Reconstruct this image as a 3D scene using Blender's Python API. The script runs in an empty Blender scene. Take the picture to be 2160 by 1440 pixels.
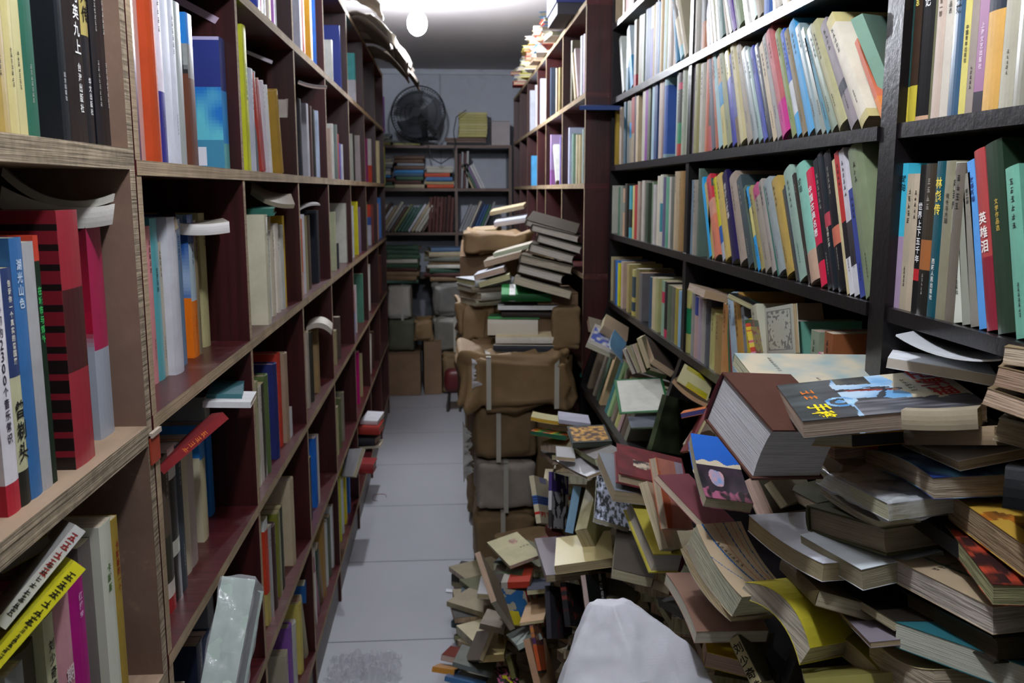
import bpy, math, random
from mathutils import Vector, Matrix, Quaternion, noise
random.seed(11)
S = bpy.context.scene
COL = S.collection
# ---------------------------------------------------------------- camera
cam = bpy.data.cameras.new('camera'); cam.sensor_width = 36.0; cam.lens = 36.0*1932/2160; cam.clip_start = .02
co = bpy.data.objects.new('camera', cam); COL.objects.link(co)
A_, P_ = 0.069844, 0.164141
F_ = Vector((math.sin(A_)*math.cos(P_), math.cos(A_)*math.cos(P_), -math.sin(P_)))
R_ = Vector((math.cos(A_), -math.sin(A_), 0)); U_ = R_.cross(F_)
co.matrix_world = Matrix(((R_.x, U_.x, -F_.x, 0), (R_.y, U_.y, -F_.y, 0), (R_.z, U_.z, -F_.z, 1.35), (0, 0, 0, 1)))
cam.dof.use_dof = True; cam.dof.focus_distance = 1.15; cam.dof.aperture_fstop = 12.0
S.camera = co
# ---------------------------------------------------------------- world, exposure
w = bpy.data.worlds.new('world'); S.world = w; w.use_nodes = True
w.node_tree.nodes['Background'].inputs[0].default_value = (.6, .65, .75, 1)
w.node_tree.nodes['Background'].inputs[1].default_value = .12
S.view_settings.view_transform = 'Standard'; S.view_settings.look = 'None'
S.view_settings.exposure = 0.12; S.view_settings.gamma = 1.0; S.view_settings.use_curve_mapping = False

# ---------------------------------------------------------------- helpers
def lin(c):
    return c/12.92 if c <= .04045 else ((c+.055)/1.055)**2.4
def rgb(h):
    if not isinstance(h, str): return h
    return tuple(lin(int(h[i:i+2], 16)/255) for i in (0, 2, 4))
class M:
    """collects verts, faces, face colours and face material slots"""
    def __init__(s): s.v = []; s.f = []; s.c = []; s.m = []
    def face(s, idx, col=(.8, .8, .8), m=0): s.f.append(idx); s.c.append(col); s.m.append(m)
    def box(s, a, b, col=(.8, .8, .8), m=0, mat=None, fm=None):
        n = len(s.v)
        P = [(x, y, z) for x in (a[0], b[0]) for y in (a[1], b[1]) for z in (a[2], b[2])]
        if mat is not None: P = [tuple(mat @ Vector(p)) for p in P]
        s.v += P
        for i, q in enumerate(((0, 1, 3, 2), (4, 6, 7, 5), (0, 4, 5, 1), (2, 3, 7, 6), (0, 2, 6, 4), (1, 5, 7, 3))):
            s.face(tuple(n+k for k in q), col, m if fm is None else fm.get(i, m))
    def grid(s, a, b, nx, ny, nz, colf, deform=None, m=0):
        """box surface with subdivisions; colf(centre, side) -> colour ; sides 0..5 = -x +x -y +y -z +z"""
        D = (nx, ny, nz); idx = {}
        def vid(i, j, k):
            if (i, j, k) not in idx:
                p = Vector((a[0]+(b[0]-a[0])*i/nx, a[1]+(b[1]-a[1])*j/ny, a[2]+(b[2]-a[2])*k/nz))
                idx[(i, j, k)] = (len(s.v), p); s.v.append(tuple(deform(p) if deform else p))
            return idx[(i, j, k)]
        for side in range(6):
            ax = side//2; u, v = [(1, 2), (2, 0), (0, 1)][ax]; fix = D[ax] if side % 2 else 0
            for i in range(D[u]):
                for j in range(D[v]):
                    q = []
                    for (di, dj) in ((0, 0), (1, 0), (1, 1), (0, 1)):
                        t = [0, 0, 0]; t[ax] = fix; t[u] = i+di; t[v] = j+dj; q.append(vid(*t))
                    cen = (q[0][1]+q[1][1]+q[2][1]+q[3][1])/4
                    ids = [x[0] for x in q]
                    if side % 2 == 0: ids.reverse()
                    s.face(tuple(ids), colf(cen, side) if callable(colf) else colf, m)
    def cyl(s, p0, p1, r0, r1=None, n=12, col=(.8, .8, .8), m=0, cap=True):
        r1 = r0 if r1 is None else r1
        p0 = Vector(p0); p1 = Vector(p1); d = (p1-p0).normalized()
        a = d.orthogonal().normalized(); b = d.cross(a); k = len(s.v)
        for i in range(n):
            t = 2*math.pi*i/n; o = a*math.cos(t)+b*math.sin(t)
            s.v.append(tuple(p0+o*r0)); s.v.append(tuple(p1+o*r1))
        for i in range(n):
            j = (i+1) % n; s.face((k+2*i, k+2*j, k+2*j+1, k+2*i+1), col, m)
        if cap:
            s.face(tuple(k+2*i for i in range(n))[::-1], col, m); s.face(tuple(k+2*i+1 for i in range(n)), col, m)
    def tube(s, pts, r, n=6, col=(.8, .8, .8), m=0):
        for i in range(len(pts)-1): s.cyl(pts[i], pts[i+1], r, r, n, col, m, True)
    def build(s, name, mats, parent=None, smooth=False, props=None):
        me = bpy.data.meshes.new(name); me.from_pydata(s.v, [], s.f)
        for x in (mats if isinstance(mats, (list, tuple)) else [mats]): me.materials.append(x)
        at = me.color_attributes.new('Col', 'FLOAT_COLOR', 'CORNER'); arr = []
        for f, c in zip(s.f, s.c): arr += [c[0], c[1], c[2], 1.0]*len(f)
        at.data.foreach_set('color', arr)
        me.polygons.foreach_set('material_index', s.m)
        if smooth: me.polygons.foreach_set('use_smooth', [True]*len(s.f))
        me.update()
        o = bpy.data.objects.new(name, me); COL.objects.link(o)
        if parent: o.parent = parent
        if props:
            for k, v in props.items(): o[k] = v
        return o
def thing(name, label, cat, loc=(0, 0, 0), q=None, group=None):
    if len(label.split()) > 15: print('LONG', label)
    o = bpy.data.objects.new(name, None); COL.objects.link(o); o.empty_display_size = .05
    o.location = loc
    if q is not None: o.rotation_mode = 'QUATERNION'; o.rotation_quaternion = q
    o['label'] = label; o['category'] = cat
    if group: o['group'] = group
    return o
# ---------------------------------------------------------------- materials
def mat(name, base=None, rough=.5, noise_amt=.0, nscale=8.0, bump=0., bscale=60., spec=.5, metal=0., stripes=None, coat=0., alpha=1., emit=None, dirt=None, ntype='mul'):
    m = bpy.data.materials.new(name); m.use_nodes = True; nt = m.node_tree; N = nt.nodes; L = nt.links
    b = N['Principled BSDF']; b.inputs['Roughness'].default_value = rough; b.inputs['Metallic'].default_value = metal
    b.inputs['Specular IOR Level'].default_value = spec; b.inputs['Coat Weight'].default_value = coat; b.inputs['Coat Roughness'].default_value = .15
    tc = N.new('ShaderNodeTexCoord')
    if base is None:
        a = N.new('ShaderNodeAttribute'); a.attribute_name = 'Col'; src = a.outputs['Color']
    else:
        r = N.new('ShaderNodeRGB'); r.outputs[0].default_value = (*rgb(base), 1); src = r.outputs[0]
    def mix(kind, fac, c1, c2):
        x = N.new('ShaderNodeMix'); x.data_type = 'RGBA'; x.blend_type = kind
        if isinstance(fac, float): x.inputs[0].default_value = fac
        else: L.new(fac, x.inputs[0])
        L.new(c1, x.inputs[6])
        if isinstance(c2, tuple): x.inputs[7].default_value = (*c2, 1)
        else: L.new(c2, x.inputs[7])
        return x.outputs[2]
    def ramp(fac, stops):
        x = N.new('ShaderNodeValToRGB'); L.new(fac, x.inputs[0]); e = x.color_ramp.elements
        e[0].position, e[0].color = stops[0][0], (*[stops[0][1]]*3, 1)
        e[1].position, e[1].color = stops[-1][0], (*[stops[-1][1]]*3, 1)
        for p, v in stops[1:-1]:
            k = e.new(p); k.color = (v, v, v, 1)
        return x.outputs[0]
    def ntex(scale, detail=5, vec=None, rough_=.6):
        x = N.new('ShaderNodeTexNoise'); x.inputs['Scale'].default_value = scale; x.inputs['Detail'].default_value = detail; x.inputs['Roughness'].default_value = rough_
        L.new(vec or tc.outputs['Object'], x.inputs['Vector']); return x.outputs[0]
    def mapv(sc):
        x = N.new('ShaderNodeMapping'); x.inputs['Scale'].default_value = sc; L.new(tc.outputs['Object'], x.inputs['Vector']); return x.outputs[0]
    if noise_amt:
        src = mix('MULTIPLY', noise_amt, src, ramp(ntex(nscale), [(.35, .45), (.62, 1.)]))
    if stripes:
        sc, amt = stripes
        src = mix('MULTIPLY', amt, src, ramp(ntex(1., 3, mapv(sc)), [(.38, .25), (.55, 1.)]))
    if dirt:
        src = mix('MIX', ramp(ntex(dirt[1], 8, None, .75), [(dirt[2], 0.), (dirt[2]+.12, dirt[3])]), src, rgb(dirt[0]))
    L.new(src, b.inputs['Base Color'])
    if bump:
        bp = N.new('ShaderNodeBump'); bp.inputs['Strength'].default_value = bump; bp.inputs['Distance'].default_value = .002
        L.new(ntex(bscale, 4) if not stripes else ntex(1., 3, mapv(stripes[0])), bp.inputs['Height']); L.new(bp.outputs[0], b.inputs['Normal'])
    if emit: b.inputs['Emission Color'].default_value = (*rgb(emit[0]), 1); b.inputs['Emission Strength'].default_value = emit[1]
    if alpha < 1: b.inputs['Alpha'].default_value = alpha
    return m
MC = mat('worn printed cover', None, .55, .28, 22., .15, 120., .3, dirt=('b8ae98', 35., .66, .35))
MG = mat('laminated cover', None, .33, .12, 9., 0, spec=.45, coat=.12)
MP = mat('page edges', None, .9, .25, 6., .55, stripes=((9., 900., 9.), .42), spec=.15)
MPO = mat('brittle old page edges', None, .9, .35, 12., .8, stripes=((14., 420., 14.), .55), spec=.12)
MT = mat('printed lettering', None, .6, spec=.25)
MRED = mat('dark red laminate', '42191a', .36, .5, 5., .12, stripes=((60., 60., 1.5), .55), spec=.45)
MREDH = mat('dark red laminate shelf', '552021', .32, .4, 5., .12, stripes=((4., 90., 90.), .6), spec=.5, dirt=('8a7c74', 9., .55, .3))
MRAW = mat('raw wood edge', 'b09a7c', .85, .5, 14., .5, stripes=((40., 3., 260.), .3), spec=.2)
MPLY = mat('bare plywood', 'a08870', .7, .4, 4., .25, stripes=((30., 2.2, 40.), .28), spec=.25, dirt=('c8bcae', 12., .6, .4))
MPLYE = mat('splintered plywood edge', 'a89880', .9, .6, 60., .9, stripes=((20., 4., 300.), .65), spec=.1)
MPLYI = mat('dusty plywood panel', '82695a', .75, .45, 7., .2, spec=.2, dirt=('b8a898', 14., .6, .35))
MBLK = mat('black painted wood', '141012', .34, .4, 20., .3, 90., .5, dirt=('8c8688', 26., .66, .7))
MKRAFT = mat('crumpled brown paper', '8e7350', .62, .4, 7., .9, 22., .35)
MKRAFT2 = mat('kraft wrapping paper', '80694a', .7, .4, 9., .8, 26., .3)
MCARD = mat('corrugated cardboard', '866c54', .85, .35, 6., .3, 90., .2)
MGREYW = mat('grey wrapping cloth', '9c9288', .85, .3, 18., .4, 120., .2)
MSTRAP = mat('packing strap', 'b0aca0', .35, spec=.5)
MWALL = mat('stained painted wall', 'b0b4be', .8, .35, 1.6, .1, 12., .2, dirt=('74787e', 3.2, .55, .45))
MWALL2 = mat('plain wall', '9a9894', .85, .2, 2.)
MCEIL = mat('painted ceiling', 'c8c4c4', .9, .12, 2.)
MFANB = mat('dark fan plastic', '15171b', .5, spec=.4)
MMETAL = mat('dull metal', '4a4c50', .4, metal=.7)
MPLAIN = mat('plain painted surface', None, .6, .15, 12.)
MMET = mat('newspaper', 'b8b0a0', .75, .5, 40., .3, 40., .2, dirt=('50483e', 60., .5, .5))
def clear_mat(name, tint='eef0f4', a=.3, bump=1.6, sc=60.):
    m = mat(name, tint, .12, 0, 1, bump, sc, .8, alpha=a)
    nt = m.node_tree; b = nt.nodes['Principled BSDF']; b.inputs['Coat Weight'].default_value = .6
    return m
MWRAP = clear_mat('clear plastic wrap')
# floor tiles
def floor_mat():
    m = mat('pale grey floor tile', 'b2b4ba', .3, .12, 1.5, 0, spec=.5); nt = m.node_tree; N = nt.nodes; L = nt.links
    b = N['Principled BSDF']; src = b.inputs['Base Color'].links[0].from_socket
    tc = N.new('ShaderNodeTexCoord'); mp = N.new('ShaderNodeMapping'); L.new(tc.outputs['Object'], mp.inputs['Vector'])
    mp.inputs['Location'].default_value = (.22+.6, .407, 0)
    br = N.new('ShaderNodeTexBrick'); br.offset = 0; br.inputs['Scale'].default_value = 1; br.inputs['Mortar Size'].default_value = .0028
    br.inputs['Brick Width'].default_value = 1.2; br.inputs['Row Height'].default_value = .6045; br.inputs['Color1'].default_value = (1, 1, 1, 1); br.inputs['Color2'].default_value = (1, 1, 1, 1); br.inputs['Mortar'].default_value = (.25, .25, .27, 1)
    L.new(mp.outputs[0], br.inputs['Vector'])
    x = N.new('ShaderNodeMix'); x.data_type = 'RGBA'; x.blend_type = 'MULTIPLY'; x.inputs[0].default_value = 1
    L.new(src, x.inputs[6]); L.new(br.outputs['Color'], x.inputs[7]); L.new(x.outputs[2], b.inputs['Base Color'])
    return m
MFLOOR = floor_mat()
def sack_mat():
    m = mat('white woven plastic', 'dcdee6', .5, .2, 4., 0, spec=.5, dirt=('9a8a76', 5., .6, .35)); nt = m.node_tree; N = nt.nodes; L = nt.links
    b = N['Principled BSDF']; tc = N.new('ShaderNodeTexCoord')
    ck = N.new('ShaderNodeTexChecker'); ck.inputs['Scale'].default_value = 330; L.new(tc.outputs['Object'], ck.inputs['Vector'])
    bp = N.new('ShaderNodeBump'); bp.inputs['Strength'].default_value = .7; bp.inputs['Distance'].default_value = .002
    L.new(ck.outputs[1], bp.inputs['Height']); L.new(bp.outputs[0], b.inputs['Normal'])
    return m
MSACK = sack_mat()
# ---------------------------------------------------------------- lamps
def bulb(x, y, z, power, label):
    t = thing('hanging_bulb', label, 'light bulb', (x, y, z))
    m = mat('glowing bulb', 'ffffff', .4, emit=('f2f6ff', power))
    g = M(); n, k = 20, 12
    for i in range(k+1):
        th = math.pi*i/k
        for j in range(n):
            ph = 2*math.pi*j/n; r = .043*math.sin(th)*(1 if th > .9 else .75+.25*th/.9)
            g.v.append((r*math.cos(ph), r*math.sin(ph), .05*math.cos(th)*(1.15 if th < 1.57 else 1)))
    for i in range(k):
        for j in range(n): g.face((i*n+j, i*n+(j+1) % n, (i+1)*n+(j+1) % n, (i+1)*n+j))
    g.build('glass_globe', m, t, True)
    g = M(); g.cyl((0, 0, .05), (0, 0, .085), .018, .02, 14, rgb('d8d8d4')); g.cyl((0, 0, .085), (0, 0, 2.218-z), .003, .003, 6, rgb('d8d8d4')); g.cyl((0, 0, 2.208-z), (0, 0, 2.2195-z), .035, .035, 16, rgb('d8d8d4'))
    g.build('lamp_socket', MPLAIN, t)
bulb(-.122, 4.2, 2.066, 850, 'glowing round bulb hanging below the ceiling over the far aisle')
bulb(-.12, 2.6, 2.06, 120, 'unseen bulb added above the middle of the aisle to brighten floor and heap')  # added lamp out of view, brightens the floor and the heap
bulb(.06, .72, 2.06, 410, 'glowing round bulb hanging above the near end of the aisle')
# ---------------------------------------------------------------- setting
def struct(name, g, m, **k):
    o = g.build(name, m); o['kind'] = 'structure'; return o
g = M(); g.box((-.68, -1.2, -.05), (.86, 7.0, 0)); struct('floor', g, MFLOOR)
g = M(); g.box((-.68, -1.2, 2.22), (.86, 7.0, 2.27)); struct('ceiling', g, MCEIL)
g = M(); g.box((-.74, -1.2, 0), (-.68, 7.0, 2.22)); struct('wall_left', g, MWALL2)
g = M(); g.box((.86, -1.2, 0), (.92, 7.0, 2.22)); struct('wall_right', g, MWALL2)
g = M(); g.box((-.74, 6.95, 0), (.92, 7.01, 2.22)); struct('wall_back', g, MWALL)
g = M(); g.box((-.74, -1.26, 0), (.92, -1.2, 2.22)); struct('wall_front', g, MWALL2)
g = M(); g.box((-.68, 6.925, 2.18), (.86, 6.95, 2.2), rgb('a8acb4')); g.box((-.05, 6.938, 1.4), (-.035, 6.95, 2.18), rgb('8c9098')); struct('trim_1', g, MPLAIN)
# ---------------------------------------------------------------- bookcases
def plank(name, t, a, b, mats, front):
    """a board whose front face (side index) shows the raw edge material"""
    g = M(); g.box(a, b, fm={front: 1}); return g.build(name, mats, t)
SH_L = [2.01, 1.70, 1.385, 1.075, .757, .445, .13]
POST_L = [1.137, 1.708, 2.326, 2.904, 3.568, 4.229, 4.88, 5.509]
t = thing('plywood_bookcase', 'raw plywood bookcase with splintered shelf edges at the near end of the aisle', 'bookcase', (-.64, .42, 0))
def rel(t, p): return tuple(p[i]-t.location[i] for i in range(3))
def B(t, name, a, b, mats, front): return plank(name, t, rel(t, a), rel(t, b), mats, front)
for z in (2.0, 1.72, 1.397, 1.068, .745, .42, .1):
    B(t, 'shelf', (-.64, .44, z-.024), (-.365, 1.104, z), [MPLY, MPLYE], 1)
for y in (.42, 1.104): B(t, 'side_panel', (-.64, y, 0), (-.3655, y+.018, 2.0), [MPLYI, MPLYE], 1)
B(t, 'back_panel', (-.65, .42, 0), (-.64, 1.122, 2.0), [MPLYI, MPLYE], 1)
t = thing('dark_red_bookcase', 'long dark red laminate bookcase with pale raw edges lining the aisle', 'bookcase', (-.64, 1.128, 0))
for z in SH_L: B(t, 'shelf', (-.64, 1.128, z-.018), (-.365, 5.527, z), [MREDH, MRAW], 1)
for i, y in enumerate(POST_L):
    zz = [0]+sorted(SH_L)
    for a_, b_ in zip(zz, zz[1:]):
        B(t, 'divider', (-.64, y-.009, a_+.0), (-.366, y+.009, b_-.018), [MRED, MRAW], 1)
B(t, 'back_panel', (-.65, 1.128, 0), (-.64, 5.527, 2.01), [MRED, MRAW], 1)
g = M(); g.box(rel(t, (-.385, 1.13, 0)), rel(t, (-.375, 5.52, .11)), rgb('7c7674')); g.build('kickboard', MPLAIN, t)
# right, dark red, beyond the black one
t = thing('dark_red_bookcase', 'tall dark red bookcase beyond the black shelves, boxes piled on its top', 'bookcase', (.8, 3.16, 0))
SH_B = [1.975, 1.675, 1.372, 1.06, .74, .42, .1]
for z in SH_B: B(t, 'shelf', (.47, 3.16, z-.018), (.8, 6.56, z), [MREDH, MRAW], 0)
for i, y in enumerate((3.17, 3.80, 4.43, 4.85, 5.45, 6.0, 6.55)):
    zz = [0]+sorted(SH_B)
    for a_, b_ in zip(zz, zz[1:]):
        B(t, 'divider', (.471, y-.009, a_), (.8, y+.009, b_-.018), [MRED, MRAW], 0)
B(t, 'back_panel', (.8, 3.16, 0), (.81, 6.56, 1.975), [MRED, MRAW], 0)
# black shelves
t = thing('black_bookcase', 'worn black painted bookcase packed with old books above the heap', 'bookcase', (.8, 1.13, 0))
SH_K = [1.885, 1.647, 1.43, 1.204, .972]
for z in SH_K+[2.1]: B(t, 'shelf', (.55, 1.165, z-.018), (.8, 3.12, z), [MBLK, MBLK], 0)
for z in (.68, .38): B(t, 'shelf', (.455, 1.165, z-.018), (.8, 3.12, z), [MBLK, MBLK], 0)
for y in (1.15, 2.115, 3.13):
    B(t, 'side_panel' if y != 2.115 else 'divider', (.553, y-.013, 0), (.8, y+.013, 2.1), [MBLK, MBLK], 0)
    g = M(); n = 0
    P = [(.553, .96), (.46, .68), (.455, .0), (.553, 0)]
    for yy in (y-.012, y+.012): g.v += [rel(t, (x, yy, z)) for x, z in P]
    g.face((0, 1, 2, 3)); g.face((7, 6, 5, 4))
    for i in range(4): j = (i+1) % 4; g.face((i, i+4, j+4, j))
    g.build('slanted_foot_panel', MBLK, t)
B(t, 'back_panel', (.8, 1.13, 0), (.81, 3.14, 2.1), [MBLK, MBLK], 0)
t = thing('black_bookcase', 'second black painted bookcase reaching out of the picture above the highest piles', 'bookcase', (.8, .4, 0))
for z in SH_K+[.68, .38, 2.1]: B(t, 'shelf', (.55, .43, z-.018), (.8, 1.11, z), [MBLK, MBLK], 0)
for y in (.415, 1.123): B(t, 'side_panel', (.548, y-.013, 0), (.8, y+.013, 2.1), [MBLK, MBLK], 0)
B(t, 'back_panel', (.8, .4, 0), (.81, 1.135, 2.1), [MBLK, MBLK], 0)
# orange paper tag on the post, rolled paper on the ply post
g = M(); g.box((.545, 1.10, .985), (.5475, 1.175, 1.03), rgb('c8502a')); g.box((.541, 1.105, 1.028), (.5475, 1.17, 1.034), rgb('d8c8c8'))
o = g.build('paper_tag', MPLAIN); o['label'] = 'torn orange paper tag stuck to the black post'; o['category'] = 'paper tag'
g = M(); g.box((-.3645, 1.106, 1.018), (-.3625, 1.14, 1.055), rgb('a03820')); g.box((-.3645, 1.106, 1.052), (-.36, 1.142, 1.058), rgb('b8a898'))
o = g.build('paper_tag', MPLAIN); o['label'] = 'small red paper tag on the edge of the plywood post'; o['category'] = 'paper tag'
# back shelf
t = thing('low_back_shelf', 'dark shelving across the back wall under the fan', 'bookcase', (0, 6.9, 0))
for z in (1.66, 1.36, 1.05, .74, .4): B(t, 'shelf', (-.62, 6.6, z-.02), (.46, 6.92, z), [MBLK, mat('brown shelf edge', '5c4a40', .6)], 2)
for x in (-.61, .065, .45): B(t, 'divider', (x-.01, 6.601, 0), (x+.01, 6.92, 1.66), [MBLK, mat('brown post edge', '5c4a40', .6)], 2)
# ---------------------------------------------------------------- lettering
_gl = {}
def glyph(ch):
    if ch not in _gl:
        cu = bpy.data.curves.new('glyph', 'FONT'); cu.body = ch; cu.resolution_u = 2; cu.offset = .018
        o = bpy.data.objects.new('glyph', cu); COL.objects.link(o)
        dg = bpy.context.evaluated_depsgraph_get(); me = bpy.data.meshes.new_from_object(o.evaluated_get(dg))
        vs = [(v.co.x, v.co.y) for v in me.vertices]; fs = [tuple(p.vertices) for p in me.polygons]
        if vs:
            x0 = min(v[0] for v in vs); x1 = max(v[0] for v in vs); y0 = min(v[1] for v in vs); y1 = max(v[1] for v in vs)
            sc = 1/max(x1-x0, y1-y0); cx = (x0+x1)/2; cy = (y0+y1)/2
            vs = [((x-cx)*sc, (y-cy)*sc) for x, y in vs]
        _gl[ch] = (vs, fs)
        bpy.data.objects.remove(o); bpy.data.curves.remove(cu)
    return _gl[ch]
def strokes(rnd):
    """a small worn ink mark: an illegible printed character"""
    vs = []; fs = []
    def bar(x0, y0, x1, y1, w):
        dx, dy = x1-x0, y1-y0; l = math.hypot(dx, dy) or 1; nx, ny = -dy/l*w, dx/l*w; k = len(vs)
        vs.extend([(x0-nx, y0-ny), (x1-nx, y1-ny), (x1+nx, y1+ny), (x0+nx, y0+ny)]); fs.append((k, k+1, k+2, k+3))
    for i in range(rnd.choice((2, 3, 3))):
        y = -.35+.35*i+rnd.uniform(-.06, .06); bar(-.42*rnd.uniform(.6, 1), y, .42*rnd.uniform(.6, 1), y+.04, .055)
    x = rnd.uniform(-.2, .2); bar(x, -.45, x, .45, .055)
    if rnd.random() < .6: bar(0, .05, .42, -.42, .05)
    if rnd.random() < .6: bar(0, .05, -.42, -.42, .05)
    return vs, fs
def put(g, shape, o, r, u, size, col):
    vs, fs = shape; k = len(g.v)
    o = Vector(o); r = Vector(r); u = Vector(u)
    g.v += [tuple(o+r*(x*size)+u*(y*size)) for x, y in vs]
    for f in fs: g.face(tuple(k+i for i in f), col)
WR = random.Random(3)
def write(g, text, o, r, u, size, col, step=1.12, vertical=False):
    o = Vector(o)
    for i, ch in enumerate(text):
        d = (-Vector(u) if vertical else Vector(r))*(i*size*step)
        if ch == '~': put(g, strokes(WR), o+d, r, u, size, col)
        elif ch != ' ': put(g, glyph(ch), o+d, r, u, size, col)
# ---------------------------------------------------------------- cover artwork (u: spine->fore-edge, v: foot->head)
def nz(x, y, s=1., k=0): return noise.noise(Vector((x*s, y*s, k*7.3+.5)))
def mixc(a, b, t):
    t = max(0, min(1, t)); a = rgb(a); b = rgb(b); return tuple(a[i]*(1-t)+b[i]*t for i in range(3))
def segd(px, py, ax, ay, bx, by):
    dx, dy = bx-ax, by-ay; k = max(0, min(1, ((px-ax)*dx+(py-ay)*dy)/(dx*dx+dy*dy))); return math.hypot(px-ax-k*dx, py-ay-k*dy)
def art_wes(u, v):
    s = 1-v; n = nz(u, v, 5); n2 = nz(u, v, 13, 2)
    c = mixc('e8d8b0', 'd0c8b0', .5+n)
    if v > .68+.05*n: c = mixc('22282c', '465054', .45+1.2*nz(u*3, v, 4))
    elif v > .34+.1*n: c = mixc('6aa8d8', 'bcd8ec', .5+1.3*n+.4*n2)
    if u < .2+.12*nz(u, v, 4, 9) and .46 < v < .66: c = mixc('58584c', '34383a', .5+n2)
    if u > .6+.25*abs(v-.55)+.08*n2 and v < .66: c = mixc('3a3a3e', '74747a', .45+1.3*nz(u*4, v, 5, 4))
    d = math.hypot((u-.62)*.7, v-.72)
    if .06 < d < .085 or d < .03: c = mixc('3c90d0', 'a8d8f0', .5+n2)
    x, y = u, v
    if min(segd(x, y, .34, .66, .42, .36)-.03, segd(x, y, .30, .52, .36, .40)-.014) < .02*n2: c = rgb('181c22')
    if segd(x, y, .36, .62, .42, .40) < .022+.02*n2: c = rgb('8c2c20')
    if segd(x, y, .42, .42, .62, .50) < .022+.02*n2: c = rgb('202830')
    if math.hypot(x-.43, y-.36) < .025: c = rgb('c89070')
    if v < .22 and u < .22: c = mixc('7c88c8', 'd8d8e4', u*4+n)
    return c
def art_marble(u, v): return mixc('d8ccb0', '9cb4b4', .35+.9*nz(u*1.2, v*2, 3.5)+.3*nz(u, v, 14))
def art_woman(u, v):
    if v > .62+.06*nz(u, 0, 4): return mixc('1858b8', '2a6cd0', v)
    if v > .55: return rgb('d8ccb0')
    d = math.hypot((u-.62)/1.3, v-.36)
    if d < .13+.05*nz(u, v, 7): return mixc('d8a0a0', '78a0d0', nz(u, v, 12)+.5)
    if v < .14+.08*nz(u, v, 9): return mixc('a85878', '201018', .5+2*nz(u, v, 10))
    return mixc('14101c', '3c2c3c', .5+nz(u, v, 6))
def art_pink(u, v):
    if v > .8 and u < .3: return rgb('dcd0e0')
    return rgb('e07850') if u > .85-.12*math.sin(v*5) else rgb('eea08c')
def art_torn(u, v):
    if .25 < u < .75 and .3 < v < .55 and nz(u*1.4, v*2, 4, 3) > -.05: return mixc('d8c8b0', '3a2c2c', .5+2*nz(u, v, 9, 4))
    return mixc('7c3034', '5c2428', .5+nz(u, v, 6))
def art_bw(u, v): return mixc('20242c', 'd0d8ec', .5+1.7*nz(u*1.6, v, 9)+.8*nz(u, v, 26))
def art_portrait(u, v):
    if math.hypot((u-.35)*.8, v-.72) < .1: return mixc('8a6448', 'b89078', .5+2*nz(u, v, 15))
    return rgb('b8b080')
def art_redgreen(u, v):
    if abs(u-.55) < .3*(v) and v < .75: return mixc('485838', '2c3424', .5+nz(u, v, 6))
    if v > .45: return mixc('b83820', 'd04428', u)
    return rgb('b8b4a8') if .3 < v < .45 else rgb('30241c')
def art_plastic(u, v):
    if .25 < u < .85 and .18 < v < .55: return mixc('707078', 'a8a8ac', .5+nz(u, v, 8))
    return mixc('c8ccd0', 'a0a4aa', .5+nz(u, v, 5))
def art_lines(u, v):
    c = rgb('ccb898')
    for k, (a, b, w, q) in enumerate(((.62, -.5, .018, '2868a8'), (.45, -.32, .008, 'b86a40'), (.3, -.2, .012, '2c60a0'), (.18, -.12, .007, 'b86a40'), (.08, -.05, .008, '3868a0'), (.9, -1.0, .008, '2868a8'))):
        if abs(u-(a-b*(v-.5))) < w: c = rgb(q)
    return c
def art_greenline(u, v): return rgb('486a54') if abs(u-.62-.1*v) < .018 else mixc('c8b494', 'b8a484', .5+nz(u, v, 5))
def art_dark(u, v):
    if math.hypot(u-.45, v-.1) < .22: return rgb('e0b840')
    return mixc('2c1414', 'b04028', 1.6*nz(u, v, 11)+.25)
def art_map(u, v): return mixc('c8a040', '7c2434', (v-.75)*4) if nz(u, v, 6) < .12 else mixc('3a3420', 'c87828', .5+nz(u, v, 12))
def art_blueface(u, v): return mixc('243c78', '5c90b0', .4+1.8*nz(u, v, 7))
def art_zhan(u, v): return rgb('1c2222')
def art_blackred(u, v): return mixc('23262a', 'b04034', 1.6*nz(u*3, v, 8)-.15) if .1 < v < .85 else rgb('23262a')
def art_darkred(u, v): return mixc('34343a', '8c2838', 1.3*nz(u*4, v, 5)+.1) if .3 < u < .8 else rgb('3c3c44')
def art_poster(u, v):
    if v < .4: return rgb('c03028') if int(v*20) % 3 == 0 else rgb('c8c0ac')
    if u > .6 and v > .7: return rgb('e0d030')
    return rgb('2c6ca8') if nz(u, v, 5) > -.1 else rgb('b8b4a0')
def art_orange(u, v): return rgb('18181a') if v > .94 or abs(v-.42) < .01 else (rgb('c85828') if v > .42 else mixc('503060', 'c88040', .5+2*nz(u, v, 12)))
def art_yelpink(u, v): return rgb('e0e020') if (nz(u*1.2, v, 6) > .0 and .25 < u < .8 and v > .45) else (rgb('d06898') if nz(u, v, 8, 2) > .12 else rgb('181818'))
def art_stripes(u, v): return rgb(('c85820', 'd8b828', '50a040', '2c7040')[int(v*9+nz(u, v, 4)*2) % 4])
def art_autumn(u, v): return rgb('2c3028') if min(u, v, 1-u, 1-v) < .06 else mixc('4c2c18', 'd09c40', .5+1.8*nz(u, v, 10))
def art_bluestripe(u, v):
    if .88 > v > .76: return rgb('c82820') if nz(u*2, 0, 7) > (v-.84)*6 else rgb('d8d0b0')
    if .42 < v < .6: return rgb('3c68b0') if int(v*40) % 2 else rgb('283c70')
    if v < .12 and .4 < u < .9: return rgb('8c90c8')
    return rgb('d0c8a8')
def art_purplew(u, v): return rgb('4c3c80') if (v < .35 and nz(u, v, 5) > -.15) else (rgb('3a3838') if nz(u, v, 6, 2) > .1 else rgb('c8c8cc'))
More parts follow.
